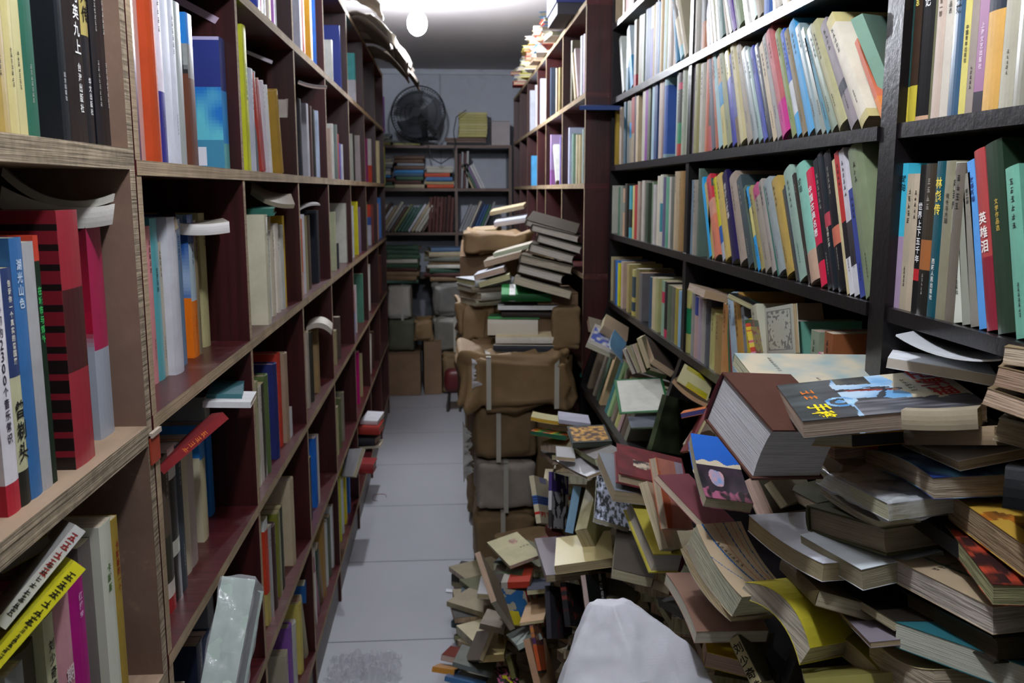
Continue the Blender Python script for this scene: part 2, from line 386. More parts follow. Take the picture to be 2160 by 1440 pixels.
def art_folder(u, v): return rgb('2c7040') if (v > .95 or u < .04 or v < .04 or u > .97) else rgb('d8d8cc')
def art_folder2(u, v): return rgb('2c7040') if (u > .95 or v < .06) else rgb('909aa8')
def art_greenphoto(u, v):
    d = math.hypot((u-.7)*1.0, (v-.35)*1.4)
    return rgb('101412') if .16 < d < .24 else mixc('505a40', '2c3424', .5+nz(u, v, 5))
def art_leaflet(u, v): return rgb('b8b020') if (u < .22 and .3 < v < .95) or (u > .78 and .1 < v < .75) else rgb('d0cc98')
def art_oval(u, v): return rgb('58b0a0') if math.hypot((u-.42)/.34, (v-.45)/.42) < 1 else rgb('24282c')
def art_ornate(u, v):
    e = min(u, v, 1-u, 1-v)
    return rgb('8a8a84') if abs(e-.09) < .012 or (e < .3 and e > .1 and nz(u, v, 16) > .12) else rgb('c8ccbc')
def art_flowers(u, v):
    q = nz(u, v, 8)
    return rgb('c84838') if q > .25 else rgb('d890a0') if q > .12 and v > .4 else rgb('3c5c38') if v < .2 else mixc('d8b820', 'e8d060', v)
def art_bluewhite(u, v): return rgb('3c90d0') if v < .4 and u > .5 else rgb('dce0e8')
def art_bluepic(u, v): return mixc('4858a8', 'c8c8c4', .5+2*nz(u, v, 7)) if .15 < u < .8 and .25 < v < .95 else rgb('a8a298')
def art_sky(u, v):
    if v > .97 or u < .03: return rgb('c0b8e0')
    if v < .22: return rgb('e8e8f0') if .1 < u < .8 and .02 < v < .18 else rgb('4890b0')
    if v > .62: return mixc('2c3068', '34408c', v)
    return mixc('68c8d8', '2878c8', (v-.22)*2.4+.9*nz(u*1.5, v, 5))
def art_eye(u, v):
    d = math.hypot((u-.5)*1.2, (v-.42)*2.2)
    return rgb('202838') if d < .12 else mixc('c8a090', '8c6470', .5+1.2*nz(u, v, 4))
def art_check(u, v):
    a = int(v*26) % 2
    if u < .55: return rgb('14100f') if a else rgb('6c6050')
    return rgb('8c2430') if a else rgb('241a1a')
def art_textblk(u, v):
    if .25 < u < .92 and (.1 < v < .34 or .42 < v < .95): return rgb('b8b8b4') if (int(v*90) % 3 == 0 and nz(u*40, int(v*30), 1.3) > -.05) else rgb('14161c')
    return rgb('14161c')
def art_photo(u, v): return rgb('2a80d0') if v > .8 else (mixc('a8aca8', '303030', .5+2*nz(u, v, 10)) if v > .6 else rgb('6a4030'))
def art_grad(u, v): return mixc('a8b0bc', 'b01838', (v-.42)*12) if v < .6 else mixc('b01838', '5c1420', (v-.5)*2)
def art_bluecream(u, v): return rgb('2c88d8') if v > .72 else rgb('d0c8a8')
def art_orangeblue(u, v): return rgb('f07a18') if v < .42 else mixc('3060a8', 'a8c0d8', .5+1.5*nz(u, v, 6))
ART = {k[4:]: v for k, v in list(globals().items()) if k.startswith('art_')}
# ---------------------------------------------------------------- books
def bands(spec):
    """'aabbcc:.3:ddeeff:.6:...' from the head down -> function of v (0 foot .. 1 head)"""
    p = spec.split(':'); cols = [rgb(p[0])]; cuts = []
    for i in range(1, len(p), 2): cuts.append(1-float(p[i])); cols.append(rgb(p[i+1]))
    def f(v):
        for c, k in zip(cols, cuts):
            if v >= k: return c
        return cols[-1]
    return f, cols, cuts
def book_parts(kind, w, h, t, col, bend=0., near=None, rough_pages=False, fine=False):
    """returns [(part name, M, material)] in the frame x: spine->fore-edge, y: thickness, z: foot->head"""
    sp = col.split('/'); front = sp[0]; spine = sp[1] if len(sp) > 1 else None; page = sp[2] if len(sp) > 2 else None
    hard = kind == 'h'; ct = .0026 if hard else .0007; ov = .003 if hard else .0
    ct = min(ct, t*.2)
    artf = ART[front[4:]] if front.startswith('art_') else None
    if artf:
        ff = artf; fa = None
        sf = bands(spine)[0] if spine else (lambda v: artf(.02, v))
        cuts = []
    else:
        b0, cols, cuts = bands(front); ff = lambda u, v: b0(v)
        sf = bands(spine)[0] if spine else b0
    pc = rgb(page) if page else tuple(min(1, c*random.uniform(.85, 1.1)) for c in random.choice((rgb('cdbfa2'), rgb('c2b292'), rgb('b8a888'), rgb('d4cab4'))))
    if near:  # artwork of the cover that faces the reader at the near end
        na = ART[near]
    bul = (.004 if hard else .0015) if t > .018 else 0
    def deform(p):
        x, y, z = p
        if bul and x < .002: x -= bul*(1-(2*y/t-1)**2)
        if hard and x > w-.006: x -= .004*(1-(2*y/t-1)**2)
        if bend:
            s = 2*z/h-1; y += bend*(s*s-.33)
        return Vector((x, y, z))
    nzz = max(1, len(cuts)*6 if cuts else 1)
    nx = 1
    if artf or near: nx, nzz = (70, 100) if fine else (26, 38)
    if bend: nzz = max(nzz, 12)
    ny = 4 if bul else 1
    zc = sorted(set([0.]+[c for c in cuts]+[1.]))
    out = []
    g = M(); n2 = max(nzz, 10 if bend else 1)
    g.grid((ct, ct, ov+.0005), (w-ov-.0008, t-ct, h-ov-.0005), 1, 4 if hard else 1, n2, pc, deform)
    out.append(('pages', g, MPO if rough_pages else MP))
    g = M()
    def segs():
        if cuts and not artf and not bend: return list(zip(zc, zc[1:]))
        return [(0., 1.)]
    for z0, z1 in segs():
        k = (max(4, int((z1-z0)*40)) if near else 1) if (cuts and not artf and not bend) else nzz
        cf = lambda c, s: ff(c.x/w, c.z/h)
        cn = (lambda c, s: na(1-c.x/w, c.z/h)) if near else cf
        yn, yf = (cn, cf)
        g.grid((0, 0, z0*h), (w, ct, z1*h), nx, 1, k, cn if near else cf, deform)
        g.grid((0, t-ct, z0*h), (w, t, z1*h), nx, 1, k, cn if near else cf, deform)
        g.grid((0, ct, z0*h), (ct, t-ct, z1*h), 1, ny, k, lambda c, s: sf(c.z/h), deform)
    # keep the spine colour on the outer edge of both boards
    out.append(('cover', g, (MG if (kind == 'g' or (not hard and random.random() < .35)) else MC)))
    return out, sf, bul
INKD = rgb('26231f')
def spine_title(T, w, h, t, sf, bul, rnd, auto=True):
    """lettering on the spine, read from the aisle; T: 'text size colour top;...', '' = none, None = worn marks"""
    g = M(); x = -bul-.0004; c = sf(.6); lum = sum(c)/3
    ink = INKD if lum > .12 else rgb('b8b4a8')
    if T:
        inv = T[0] == '^'; T = T.lstrip('^')
        for part in T.split(';'):
            f = part.rsplit(' ', 3)
            if len(f) < 4: continue
            off = {'<': t*.22, '>': -t*.22}.get(f[0][0], 0); f[0] = f[0].lstrip('<>')
            s = min(float(f[1])/1000, t*.86)
            if inv: write(g, f[0], (x, t/2, h*float(f[3])+s/2), (0, 1, 0), (0, 0, -1), s, rgb(f[2]), 1.25, True)
            else: write(g, f[0], (x, t/2+off, h*(1-float(f[3]))-s/2), (0, -1, 0), (0, 0, 1), s, rgb(f[2]), 1.15, True)
    elif T is None and auto and t > .009:
        s = min(t*.5, .0085)*rnd.uniform(.75, 1.); n = rnd.choice((3, 4, 4, 5, 6)); z = h*rnd.uniform(.86, .93)
        for i in range(n): put(g, strokes(rnd), (x, t/2, z-i*s*1.35), (0, -1, 0), (0, 0, 1), s, ink)
        if rnd.random() < .8:
            s2 = min(t*.3, .0042); n2 = rnd.choice((5, 6, 7)); z2 = h*rnd.uniform(.26, .32)
            for i in range(n2): put(g, strokes(rnd), (x, t/2, z2-i*s2*1.2), (0, -1, 0), (0, 0, 1), s2, ink)
    return g if g.f else None
NAMES = [('black', '141414'), ('charcoal', '3a3a3c'), ('grey', '85858a'), ('pale grey', 'b4b6b6'), ('white', 'e8e8ee'), ('cream', 'd8cfae'), ('tan', 'b49a74'), ('brown', '6a5038'), ('dark brown', '3c2c24'),
         ('olive', '6e6e3c'), ('sage green', '93a588'), ('green', '35884c'), ('dark green', '28503c'), ('teal', '2a6c74'), ('pale teal', '8ec0b8'), ('sky blue', '4aa8e0'), ('pale blue', 'a8c8dc'), ('blue', '2c64b8'),
         ('navy', '2a3064'), ('slate blue', '5c7088'), ('purple', '7a50a8'), ('lilac', 'b8a4c8'), ('plum', '4a2044'), ('magenta', 'b82878'), ('pink', 'd88c94'), ('salmon', 'e09078'), ('red', 'b83030'), ('maroon', '6a2028'),
         ('orange', 'd87030'), ('rust', 'a04c28'), ('yellow', 'dcd030'), ('mustard', 'b0963c'), ('pale yellow', 'dcd488'), ('stone grey', 'a39c8e'), ('taupe', '8a7a6c'), ('mint', 'b8d4c0'), ('beige', 'c4b090')]
def cname(h):
    a = [int(h[i:i+2], 16) for i in (0, 2, 4)]
    return min(NAMES, key=lambda n: sum((a[i]-int(n[1][2*i:2*i+2], 16))**2*(2, 4, 3)[i] for i in range(3)))[0]
ARTNAME = {'sky': 'sky blue'}
ORD1 = 'first second third fourth fifth sixth seventh eighth ninth tenth eleventh twelfth thirteenth fourteenth fifteenth sixteenth seventeenth eighteenth nineteenth'.split()
def ordw(n):
    if n < 20: return ORD1[n-1]
    t, u = divmod(n, 10); a = ['', '', 'twent', 'thirt', 'fort', 'fift', 'sixt'][t]
    return a+'ieth' if u == 0 else a+'y-'+ORD1[u-1]
LAST = []      # small far books, merged
def emit_book(name, label, cat, mtx, kind, w, h, t, col, bend=0., T='', near=None, group=None, rough=False, fine=False, rnd=random, extra=None):
    t_ = thing(name, label, cat, mtx.to_translation(), mtx.to_quaternion(), group)
    parts, sf, bul = book_parts(kind, w, h, t, col, bend, near, rough, fine)
    cv = None
    for pn, g, m in parts: cv = g.build(pn, m, t_)
    g = spine_title(T, w, h, t, sf, bul, rnd)
    if g: g.build('spine_lettering', MT, cv)
    if extra: extra(t_, w, h, t)
    return t_
def frame(x, y, z, o):
    return Matrix(((x[0], y[0], z[0], o[0]), (x[1], y[1], z[1], o[1]), (x[2], y[2], z[2], o[2]), (0, 0, 0, 1)))
ROWS = '''
@R0 R 0.56 1.885 upper black shelf, beside the dark red bookcase
3.2087 3.2837 0.1808 0 0 6a2c28
3.1458 3.2087 0.1792 0 0 9aa0a8
3.077 3.1458 0.1828 0 0 b8a488
2.9952 3.077 0.1799 0 0 a89878
2.9405 2.9952 0.1788 0 0 a09070
2.8952 2.9405 0.1828 0 0 b03838
2.8513 2.8952 0.189 0 0 c8ccd8
2.7607 2.8513 0.1876 0 0 7a6a60
@R1 R 0.56 1.647 second black shelf from the ceiling
2.9703 3.1575 0.2111 24.3 0 b4452c
2.9154 2.9703 0.1914 23.4 0 ccd0c8
2.8403 2.9154 0.1872 0 0 99a3a3:.3:eef2f6:.6:7a9aa8
2.7971 2.8403 0.1976 22.5 0 c4d4dc:.5:4a98c8
2.7279 2.7971 0.195 1.0 0 9a9080:.8:a83038
2.6881 2.7279 0.195 0 0 8a826c
2.6367 2.6881 0.1917 0 0 98a090
2.5994 2.6367 0.1954 0 0 345070
2.5692 2.5994 0.1923 0 0 4a6088
2.5396 2.5692 0.1911 0 0 dcdff0:.3:6a62b0
2.5165 2.5396 0.1903 0 0 a08848
2.4937 2.5165 0.1916 0 0 c8c8d8
2.477 2.4937 0.2001 0 0 48485c
2.4549 2.477 0.186 0 0 2f6ba0
2.412 2.4549 0.186 0 0 b89858
2.3912 2.412 0.1899 0 0 bfdbe6
2.3706 2.3912 0.203 0 0 a3aa7c
2.3555 2.3706 0.203 0 0 c7d7f3
2.3063 2.3555 0.203 0 0 a08c7a
2.2778 2.3063 0.203 0 0 a98d70
2.2273 2.2778 0.1934 18.3 0 3a87b0
2.1876 2.2273 0.2132 33.9 0 6e6a62:.45:d8ccae:.85:9ad0d8
2.1535 2.1876 0.2132 33.5 0 c9bda0
2.1084 2.1328 0.19 1.0 0 7fa0a8
2.0574 2.1084 0.2 1.0 0 d8d4c8
2.0497 2.0574 0.19 1.0 0 34383a
2.0052 2.0497 0.2 1.0 0 c57a48:.2:3c3c3c:.7:c57a48
1.9765 2.0052 0.1976 16.3 0 9fa0c8
1.9521 1.9765 0.2028 19.3 0 a0885c
1.9283 1.9521 0.208 22.1 0 c8c4a8
1.9051 1.9283 0.1976 18.9 0 d0d8cc
1.8665 1.9051 0.208 18.6 0 6b8b84
1.8448 1.8665 0.1976 26.9 0 c8b8a0
1.8205 1.8448 0.1976 31.7 0 3c4a44
1.7969 1.8205 0.208 33.7 0 7a55b0
1.7853 1.7969 0.1976 28.6 0 2a3430
1.7459 1.7853 0.208 30.7 0 8fa27a
1.7269 1.7459 0.1976 27.9 0 c8c0b0
1.7082 1.7269 0.1976 27.6 0 ddd8cc
1.6772 1.7082 0.1976 29.7 0 cfe8dc
1.6498 1.6772 0.1976 31.5 0 b5a890
1.6021 1.6498 0.19 2.0 0 2668c0
1.5793 1.6021 0.1976 18.5 0 c9bba8
1.5549 1.5793 0.1976 20.7 0 d9d0c0
1.5356 1.5549 0.1976 20.4 0 c8baa8
1.5126 1.5356 0.1976 22.6 0 d8c8a0
1.4963 1.5126 0.1976 22.3 0 d8d0c0
1.4764 1.4963 0.1976 22.1 0 6858a0
1.4532 1.4764 0.1976 21.8 0 c8c0a8
1.427 1.4532 0.1976 21.5 0 b8a888
1.4018 1.427 0.1976 21.1 0 8a9a88
@R2 R 0.56 1.43 middle black shelf, under the second one
3.21 3.2583 0.165 0.0 0 bbb0a0
3.1724 3.21 0.15 0.0 0 3a3c38
3.0908 3.1724 0.17 1.0 0 a8a4a0
3.005 3.0908 0.176 2.0 0 b89c3c
2.9317 3.005 0.18 2.0 0 b0a090
2.877 2.9317 0.19 2.0 0 2f5566
2.8392 2.877 0.188 2.0 0 6a6f68
2.8097 2.8392 0.185 2.0 0 8a8070:.35:4a9ad0:.6:8a8070
2.7665 2.8097 0.192 2.0 0 a03028:.55:a09070
2.7454 2.7665 0.2 1.0 0 3a2f4a
2.6575 2.7454 0.19 1.0 0 d0bc98
2.6188 2.6575 0.196 0.0 0 c8c4b0
2.5874 2.6188 0.196 0.0 0 8a3f9a
2.5327 2.5874 0.203 0 0 5c6450
2.5033 2.5327 0.205 0 0 a8c8d8
2.4465 2.5033 0.205 0 0 2c4a80
2.4136 2.4465 0.203 0 0 c8b8a8
2.3975 2.4136 0.203 0 0 9a7a70
2.3868 2.3975 0.2 0 0 3a2828
2.2614 2.3868 0.2 0 0 8fb0b8:.1:3a60b0:.95:8fb0b8
2.2473 2.2614 0.2 0 0 a8b8b0
2.2058 2.2473 0.195 0 0 5a4a50:.12:d04868:.2:5a5650:.6:3f9a6a:.85:c84838
2.1614 2.2058 0.205 0 0 a8b098
2.1314 2.1614 0.205 0 0 c8d0b8
2.094 2.1229 0.2 0 0 a8a0b0
2.0461 2.094 0.195 0.0 0 a09a60:.85:a09a60
2.0003 2.0461 0.19 1.0 0 c8c4b4
1.9745 2.0003 0.2 1.0 0 d0683c T=
1.9565 1.9745 0.18 1.0 0 2a2024:.7:c03028
1.9423 1.9565 0.195 2.0 0 c8444c
1.9145 1.9423 0.1976 15.8 0 5a5a68
1.8908 1.9145 0.2028 15.6 0 c06030
1.8613 1.8908 0.2111 21.5 0 a8d0d4
1.8326 1.8613 0.1976 21.2 0 d8a878:.3:3aa0d8:.55:d8cc80
1.7987 1.8326 0.2111 23.7 0 9aa070
1.7689 1.7987 0.2028 23.3 0 c8b840:.3:4048b8
1.7486 1.7689 0.1976 25.6 0 3c4aa0:.7:7a6030
1.7067 1.7486 0.2111 25.2 0 e0d4a0
1.6746 1.7067 0.2111 27.2 0 b0a490
1.6436 1.6746 0.1976 29.2 0 a8b4b4
1.6187 1.6436 0.1976 31.0 0 9ab8b4
1.5944 1.6187 0.1976 30.6 0 3a4cb0
1.5709 1.5944 0.1976 30.2 0 2c3440
1.5503 1.5709 0.1976 29.9 0 d8c4a0
1.5259 1.5503 0.208 29.5 0 a8a4a0
1.4833 1.5259 0.2111 31.1 0 c86868:.7:d03090
1.4609 1.4833 0.208 30.5 0 8a9858
1.4391 1.4609 0.2028 30.2 0 3a68c8:.5:d8dce0:.8:4aa8e0
1.4161 1.4391 0.2028 31.7 0 8a7a58
1.3864 1.4161 0.2111 31.3 0 4aa8e0
1.3633 1.3864 0.2028 32.6 0 8aa0a4
1.3459 1.3633 0.1976 34.0 0 98a498
1.329 1.3459 0.1872 35.4 0 3a88a0
1.3013 1.329 0.1976 36.6 0 8c9c88
1.2639 1.3013 0.2028 39.1 0 b4b084
1.2315 1.2639 0.2028 39.8 0 90868a:.6:30323c:.7:90868a
1.1687 1.2315 0.2111 41.6 0 d0c488:.1:e4dcc8:.93:c8bc80
1.1571 1.1687 0.156 40.7 0 d07050:.7:e08848
@R3 R 0.56 1.204 black shelf at eye height, below the middle one
3.1498 3.3169 0.165 0.0 0 b0ac8c:.6:c08890
3.007 3.1498 0.16 0 0 ccccbc
2.9733 3.007 0.155 0 0 3c6850
2.924 2.9733 0.1587 0 0 80867a
2.8921 2.924 0.15 0 0 c09878:.3:80867a:.5:c09878
2.8226 2.8921 0.165 0 0 3a3028
2.7708 2.8226 0.158 0 0 48a8b8:.45:181c1c:.8:48a8b8
2.742 2.7708 0.158 0 0 d0c880
2.7 2.742 0.16 0 0 b83830
2.6391 2.7 0.17 0 0 b0a090
2.5873 2.6391 0.172 0 0 c8c0b4
2.5072 2.5873 0.165 0 0 42503c
2.4893 2.5072 0.168 0 0 789070
2.4602 2.4893 0.16 0 0 c8c0c0
2.443 2.4602 0.155 0 0 a8a498
2.4094 2.443 0.182 0 0 dcd4c0
2.3766 2.4094 0.185 0 0 d8d8c4:.4:2a8c98:.8:d8d8c4
2.3447 2.3766 0.178 0 0 605880
2.3086 2.3447 0.178 0 0 60a888
2.2884 2.3086 0.178 0 0 d0c8c0
2.2539 2.2884 0.178 0 0 6a6c60
2.2063 2.2539 0.19 0 0 c8b490
2.1429 2.2063 0.19 0 0 b49060
2.0746 2.0955 0.168 0 0 7a90a0
2.038 2.0746 0.168 0 0 a8a094
1.95 2.038 0.192 0 0 5f7468
1.9318 1.95 0.17 2.0 0 4a6258
1.9104 1.9318 0.1872 27.7 0 1fb0f0
1.893 1.9104 0.1768 27.4 0 c8b468
1.8358 1.893 0.1872 27.0 0 d83848:.3:e0a088:.5:e88868
1.8132 1.8358 0.1872 29.1 0 e0d830:.6:3068c0:.8:c8ccd8
1.7727 1.8132 0.1872 28.6 0 d8bc68
1.7194 1.7727 0.1955 28.0 0 2c2458 T=老战上故事 14 e8e0d8 .12
1.6718 1.7194 0.1872 29.7 0 b0a090
1.6371 1.6718 0.1872 31.4 0 3c4c50
1.619 1.6371 0.1716 31.0 0 5c7460
1.6013 1.619 0.1716 32.8 0 18a8f0:.25:e8e088:.6:18a8f0
1.579 1.6013 0.1716 32.5 0 a89c60
1.5455 1.579 0.1716 32.0 0 c0487c:.15:a8a090
1.5202 1.5455 0.182 31.6 0 b0a8a0
1.5112 1.5202 0.1768 33.3 0 2f7a68
1.4739 1.5112 0.182 32.9 0 98a4a4
1.4364 1.4739 0.182 32.2 0 b89c50
1.4263 1.4364 0.1664 29.8 0 4c4a40
1.4203 1.4263 0.1747 29.7 0 303848
1.3853 1.4203 0.1976 29.3 0 9ab8a8
1.374 1.3853 0.1924 28.9 0 3c3430
1.3358 1.374 0.1976 26.5 0 8ac8b4:.75:c8a890 T=琥珀 11 183028 .12
1.3114 1.3358 0.1903 26.0 0 e01848:.66:181818:.8:e01848 T=中国古典名著 12.5 ffffff .14
1.2945 1.3114 0.2059 23.7 0 1c2028
1.2732 1.2945 0.2132 23.4 0 16222c:.45:c04858:.55:16222c T=名著文库 7 d8d0c0 .55
1.2462 1.2732 0.2132 23.0 0 14141c:.55:d87860:.68:14141c
1.237 1.2462 0.2028 22.7 0 d8c898
1.2219 1.237 0.2132 22.5 0 c83030:.5:1c1820:.75:e8e8ec
1.2042 1.2219 0.215 22.2 0 d0ccd4:.5:30282c:.8:d8d8dc
1.187 1.2042 0.156 21.9 0 3c4c98
1.1394 1.187 0.215 23.2 0 7c8a68
@R4 R 0.56 0.972 lower black shelf
3.1937 3.2433 0.15 0.0 0 5a7088
3.1455 3.1937 0.15 0.0 0 605c50
3.0713 3.1455 0.152 0 0 c8bc90
3.0354 3.0713 0.145 0 0 8a8070
2.9917 3.0354 0.148 0 0 3a80d8
2.9326 2.9917 0.14 0 0 c8c818
2.8362 2.9326 0.15 0 0 c0a898
2.7531 2.8362 0.15 0 0 b0a068
2.6956 2.7531 0.14 0 0 b8b070:.15:3a5058:.6:c8b860:.7:304858:.9:c8b860
2.6471 2.6956 0.148 0 0 887c50
2.5113 2.6471 0.14 0 0 706c6c
2.4749 2.5113 0.14 0 0 30506c
2.4337 2.4749 0.142 0 0 d0c098
2.3606 2.4337 0.145 0 0 b0b078
2.3283 2.3606 0.145 0 0 90b094:.2:c83050:.4:90b094
2.2968 2.3283 0.145 0 0 1c1618:.85:c83058
2.2511 2.2968 0.14 0 0 5c6c50
2.2167 2.2511 0.14 0 0 6a6a5c
2.1833 2.2167 0.14 0 0 a89838
2.1554 2.1833 0.138 0 0 90b8d0
2.1418 2.1554 0.138 0 0 3c5878
2.063 2.1149 0.15 0.0 0 c8c478:.3:208858:.7:c8c478
2.0339 2.063 0.145 0.0 0 9a9a94
2.0055 2.0339 0.14 0.0 0 3848a0:.3:c8a8a0
1.974 2.0055 0.14 0.0 0 b0a0b0
1.9434 1.974 0.14 0.0 0 a8a49c
1.9064 1.9434 0.15 0.0 0 5c6068
1.8708 1.9064 0.13 0.0 0 c0bc78
1.8229 1.8708 0.12 0.0 0 a88c58
1.7647 1.8229 0.15 0.0 0 c89058
1.7522 1.7647 0.156 14.5 0 2f6a44
1.7368 1.7522 0.1716 14.4 0 8c2838
1.6923 1.7368 0.1768 19.8 0 a8c0d0
1.6498 1.6923 0.182 22.0 0 b88c44
1.6307 1.6498 0.1664 21.6 0 848a90
1.5783 1.6307 0.1404 21.2 0 d8c018
1.4915 1.5783 0.1768 25.1 0 c8c8b0
1.469 1.4915 0.15 2.0 0 c83c30:.5:e0a828
1.3652 1.469 0.165 2.0 0 78b8a0
1.3348 1.3652 0.165 0.0 0 889880
1.3147 1.3348 0.135 0 0 d85ca0:.5:303878
1.2846 1.3147 0.17 0 0 8c5430
1.2541 1.2846 0.13 0 0 b0a088
1.2346 1.2541 0.13 0 0 d0d8e4
1.2187 1.2346 0.122 0 0 b8b0a8
1.2031 1.2187 0.122 0 0 283c80
1.191 1.2031 0.12 0 0 c8c0b8
1.1645 1.191 0.12 0 0 4a4c30
1.1335 1.1645 0.13 0.0 0 c02830 T=二十 12 e8c8b8 .15
1.1066 1.1335 0.15 0 0 1c1816
@R5 R 0.475 0.68 bottom black shelf
3.2006 3.2605 0.18 0.0 0 1f8a74
3.1541 3.2006 0.18 0 0 d06028
3.0759 3.1541 0.18 0 0 ccc0cc
2.95 3.0759 0.175 0 0 8a7c68
2.881 2.95 0.18 0 0 a8a090
2.8243 2.881 0.18 0 0 506858
2.717 2.8243 0.18 0 0 d0b488
2.6745 2.717 0.17 0 0 3a7878
2.6091 2.6745 0.17 0 0 98b880
2.5467 2.6091 0.16 0 0 887c6c
2.5018 2.5467 0.15 0 0 c0c078
2.4511 2.5018 0.145 0 0 c8a8a8
2.4024 2.4511 0.14 0 0 706050
2.3424 2.4024 0.14 0 0 9a9888
@S1 R 0.56 1.43 middle black shelf of the second unit
1.1072 1.1262 0.193 0.0 0 20403c:.55:20403c:.78:c8b840 T=水浒传 9 f0e8c8 .12
1.0888 1.1072 0.195 0.0 0 3c2c20:.78:c8b840 T=东周列国志 8 e8d870 .08
1.0591 1.0888 0.2 0.0 0 141416:.97:d8b090 T=西游记 13 f0f0f0 .14
1.0538 1.0591 0.15 0.0 0 6a6a48
1.0351 1.0538 0.19 0.0 0 ccb8a8 T=第一部 6 605040 .3
1.0179 1.0351 0.19 0.0 0 d0c8b8 T=作品选 6 504840 .3
0.9957 1.0179 0.19 0.0 0 3c5c78 T=姊妹 11 10202c .3
0.9825 0.9957 0.19 0.0 0 d8cc68 T=中国青年出版社 5 302c18 .5
0.968 0.9825 0.185 0.0 0 9a8c80
0.9503 0.968 0.185 0.0 0 9c6c90:.88:28202c T=上海文艺出版社 6 f0d8e8 .5
0.9209 0.9503 0.2 0.0 0 28303c:.5:d8a858 T=三国演义 14 d8dce0 .12
0.8971 0.9209 0.195 0.0 0 b0ac98
0.8708 0.8971 0.19 0.0 0 8a8878
0.8494 0.8708 0.19 0 0 c8c0a0
@S2 R 0.56 1.204 black shelf at eye height, second unit
1.0964 1.1137 0.178 0.0 0 48c8e8:.5:b8a0c0 T=琥珀 9 184050 .08
1.0808 1.0964 0.165 0.0 0 c0b49c
1.0668 1.0808 0.165 0.0 0 c8b8a0
1.0542 1.0668 0.175 0.0 0 141414:.7:c02830:.78:141414 T=世界上下五千年 9 f4f4f4 .25
1.0299 1.0542 0.176 0.0 0 3c3428:.5:a86838:.7:20201c
1.0108 1.0299 0.178 0.0 0 10505c T=林彪传 13 f0d850 .1;西藏人民出版社 6 e8e8e0 .62
0.9903 1.0108 0.178 0.0 0 8c8870 T=船长与大副 6 403c30 .2
0.9706 0.9903 0.175 0.0 0 6c6458
0.9535 0.9706 0.1768 11.4 0 d8dccc T=李自成 10 202820 .1;中国青年出版社 5 303830 .6
0.9369 0.9535 0.1716 12.8 0 989c8c T=第三部 5 303028 .1
0.9209 0.9369 0.1664 14.2 0 8c887c T=第二册 5 282820 .1
0.907 0.9209 0.182 15.6 0 58a0e8 T=故事新编 6 183878 .1
0.887 0.907 0.1924 15.3 0 b04848:.6:8c2838 T=英雄泪 13 f8f0e8 .35
0.8569 0.887 0.1976 14.9 0 283c2c T=文学作品选 6 c8a848 .3
0.8338 0.8569 0.1716 14.4 0 70b098
0.809 0.8338 0.18 0 0 8a7c6c
@S3 R 0.6 0.972 lower black shelf of the second unit
1.1472 1.1646 0.1 0.0 0 5a7a68
1.1189 1.1472 0.1 0 0 7a7468
1.0942 1.1189 0.1 0 0 262830
1.0705 1.0942 0.105 0 0 202024
1.0367 1.0705 0.1 0 0 303030
1.0099 1.0367 0.1 0 0 584c40
@L1A L -0.385 1.397 top shelf of the raw plywood bookcase
0.8226 0.8603 0.26 0.0 0.0 a8904c
0.8603 0.8787 0.26 0.0 0.0 c8bc80
0.8787 0.895 0.255 0.0 0.0 c8c088
0.895 0.9201 0.25 0.0 0.0 2c6450
0.9201 0.9737 0.23 0.0 0.03 0c0e12
0.9737 0.9939 0.25 0.0 0.0 1c2024 T=血鬼 9 a8acac .15;远方出版社 5 c0c0c0 .72
0.9939 1.0397 0.245 0.0 0.0 2a2220 T=子到连战马英九上 15 f4f4f0 .07;台海出版社 9 f0f0ec .66
1.0397 1.06 0.24 0.0 0.0 38383c:.3:b8a860:.52:1c1c20 T=大传 19 1c1a14 .31;华文出版社 7 e8e8e8 .7
1.06 1.1171 0.235 0.0 0.0 14161c!textblk T=<~~~~~~~~~~~~ 5.5 c8c8c4 .15;>~~~~~~~~~~~~ 5.5 c8c8c4 .15;<~~~~~~~~ 5.5 c8c8c4 .6;>~~~~~~~~ 5.5 c8c8c4 .6
1.1171 1.1423 0.235 0.0 0.01 8a8888:.7:40444c T=
@L1B L -0.385 1.068 second shelf of the raw plywood bookcase
0.7914 0.8167 0.235 0.0 0.0 e8e4e8:.88:b82838 T=国人必知的2300个音乐常识 9 302838 .12
0.8167 0.8367 0.215 0.0 0.0 30406c:.45:c8c8a0:.85:24241e T=告诉你一个真实的曾国藩 6 e8e4d0 .05;曾剃头 17 181818 .55
0.8367 0.8608 0.24 0.0 0.0 3a70a8 T=湖光山色 10 c8dcec .08
0.8608 0.8841 0.235 0.0 0.0 b0b0b0 T=
0.8841 0.8951 0.24 0.0 0.0 c8402c:.1:102818 T=在城市与郊外 8 48c868 .2
0.8951 0.9087 0.24 0.0 0.03 302a26 T=
0.9087 0.9818 0.262 0.0 -0.004 a02838:.3:4a1c20:.62:a02838!check T=
0.9818 0.9994 0.225 0.0 0.015 406050:.6:d8dcd0
0.9994 1.0163 0.25 0.0 0.02 1c1214
1.0163 1.0427 0.25 0.0 0.02 241618 T=
1.0427 1.0865 0.245 0.0 0.012 a82050:.5:a82050:.58:a0a8b4!grad T=
@L1C L -0.385 0.745 third shelf of the raw plywood bookcase
0.7153 0.7359 0.18 0.0 0 5a5c38
0.7359 0.7595 0.18 0.0 0 3a2428
0.7595 0.7925 0.19 0.0 0.0 8a8c88:.35:303438 T=三千问 16 e0e0dc .3
0.7925 0.8359 0.19 0.0 0.01 504834 T=
0.8359 0.8587 0.205 0.0 0.0 c8c8a0 T=刘少奇选集 12 202018 .12
0.8587 0.8963 0.21 0.0 0.0 c89098 T=期佳丽 18 e8d8d8 .35
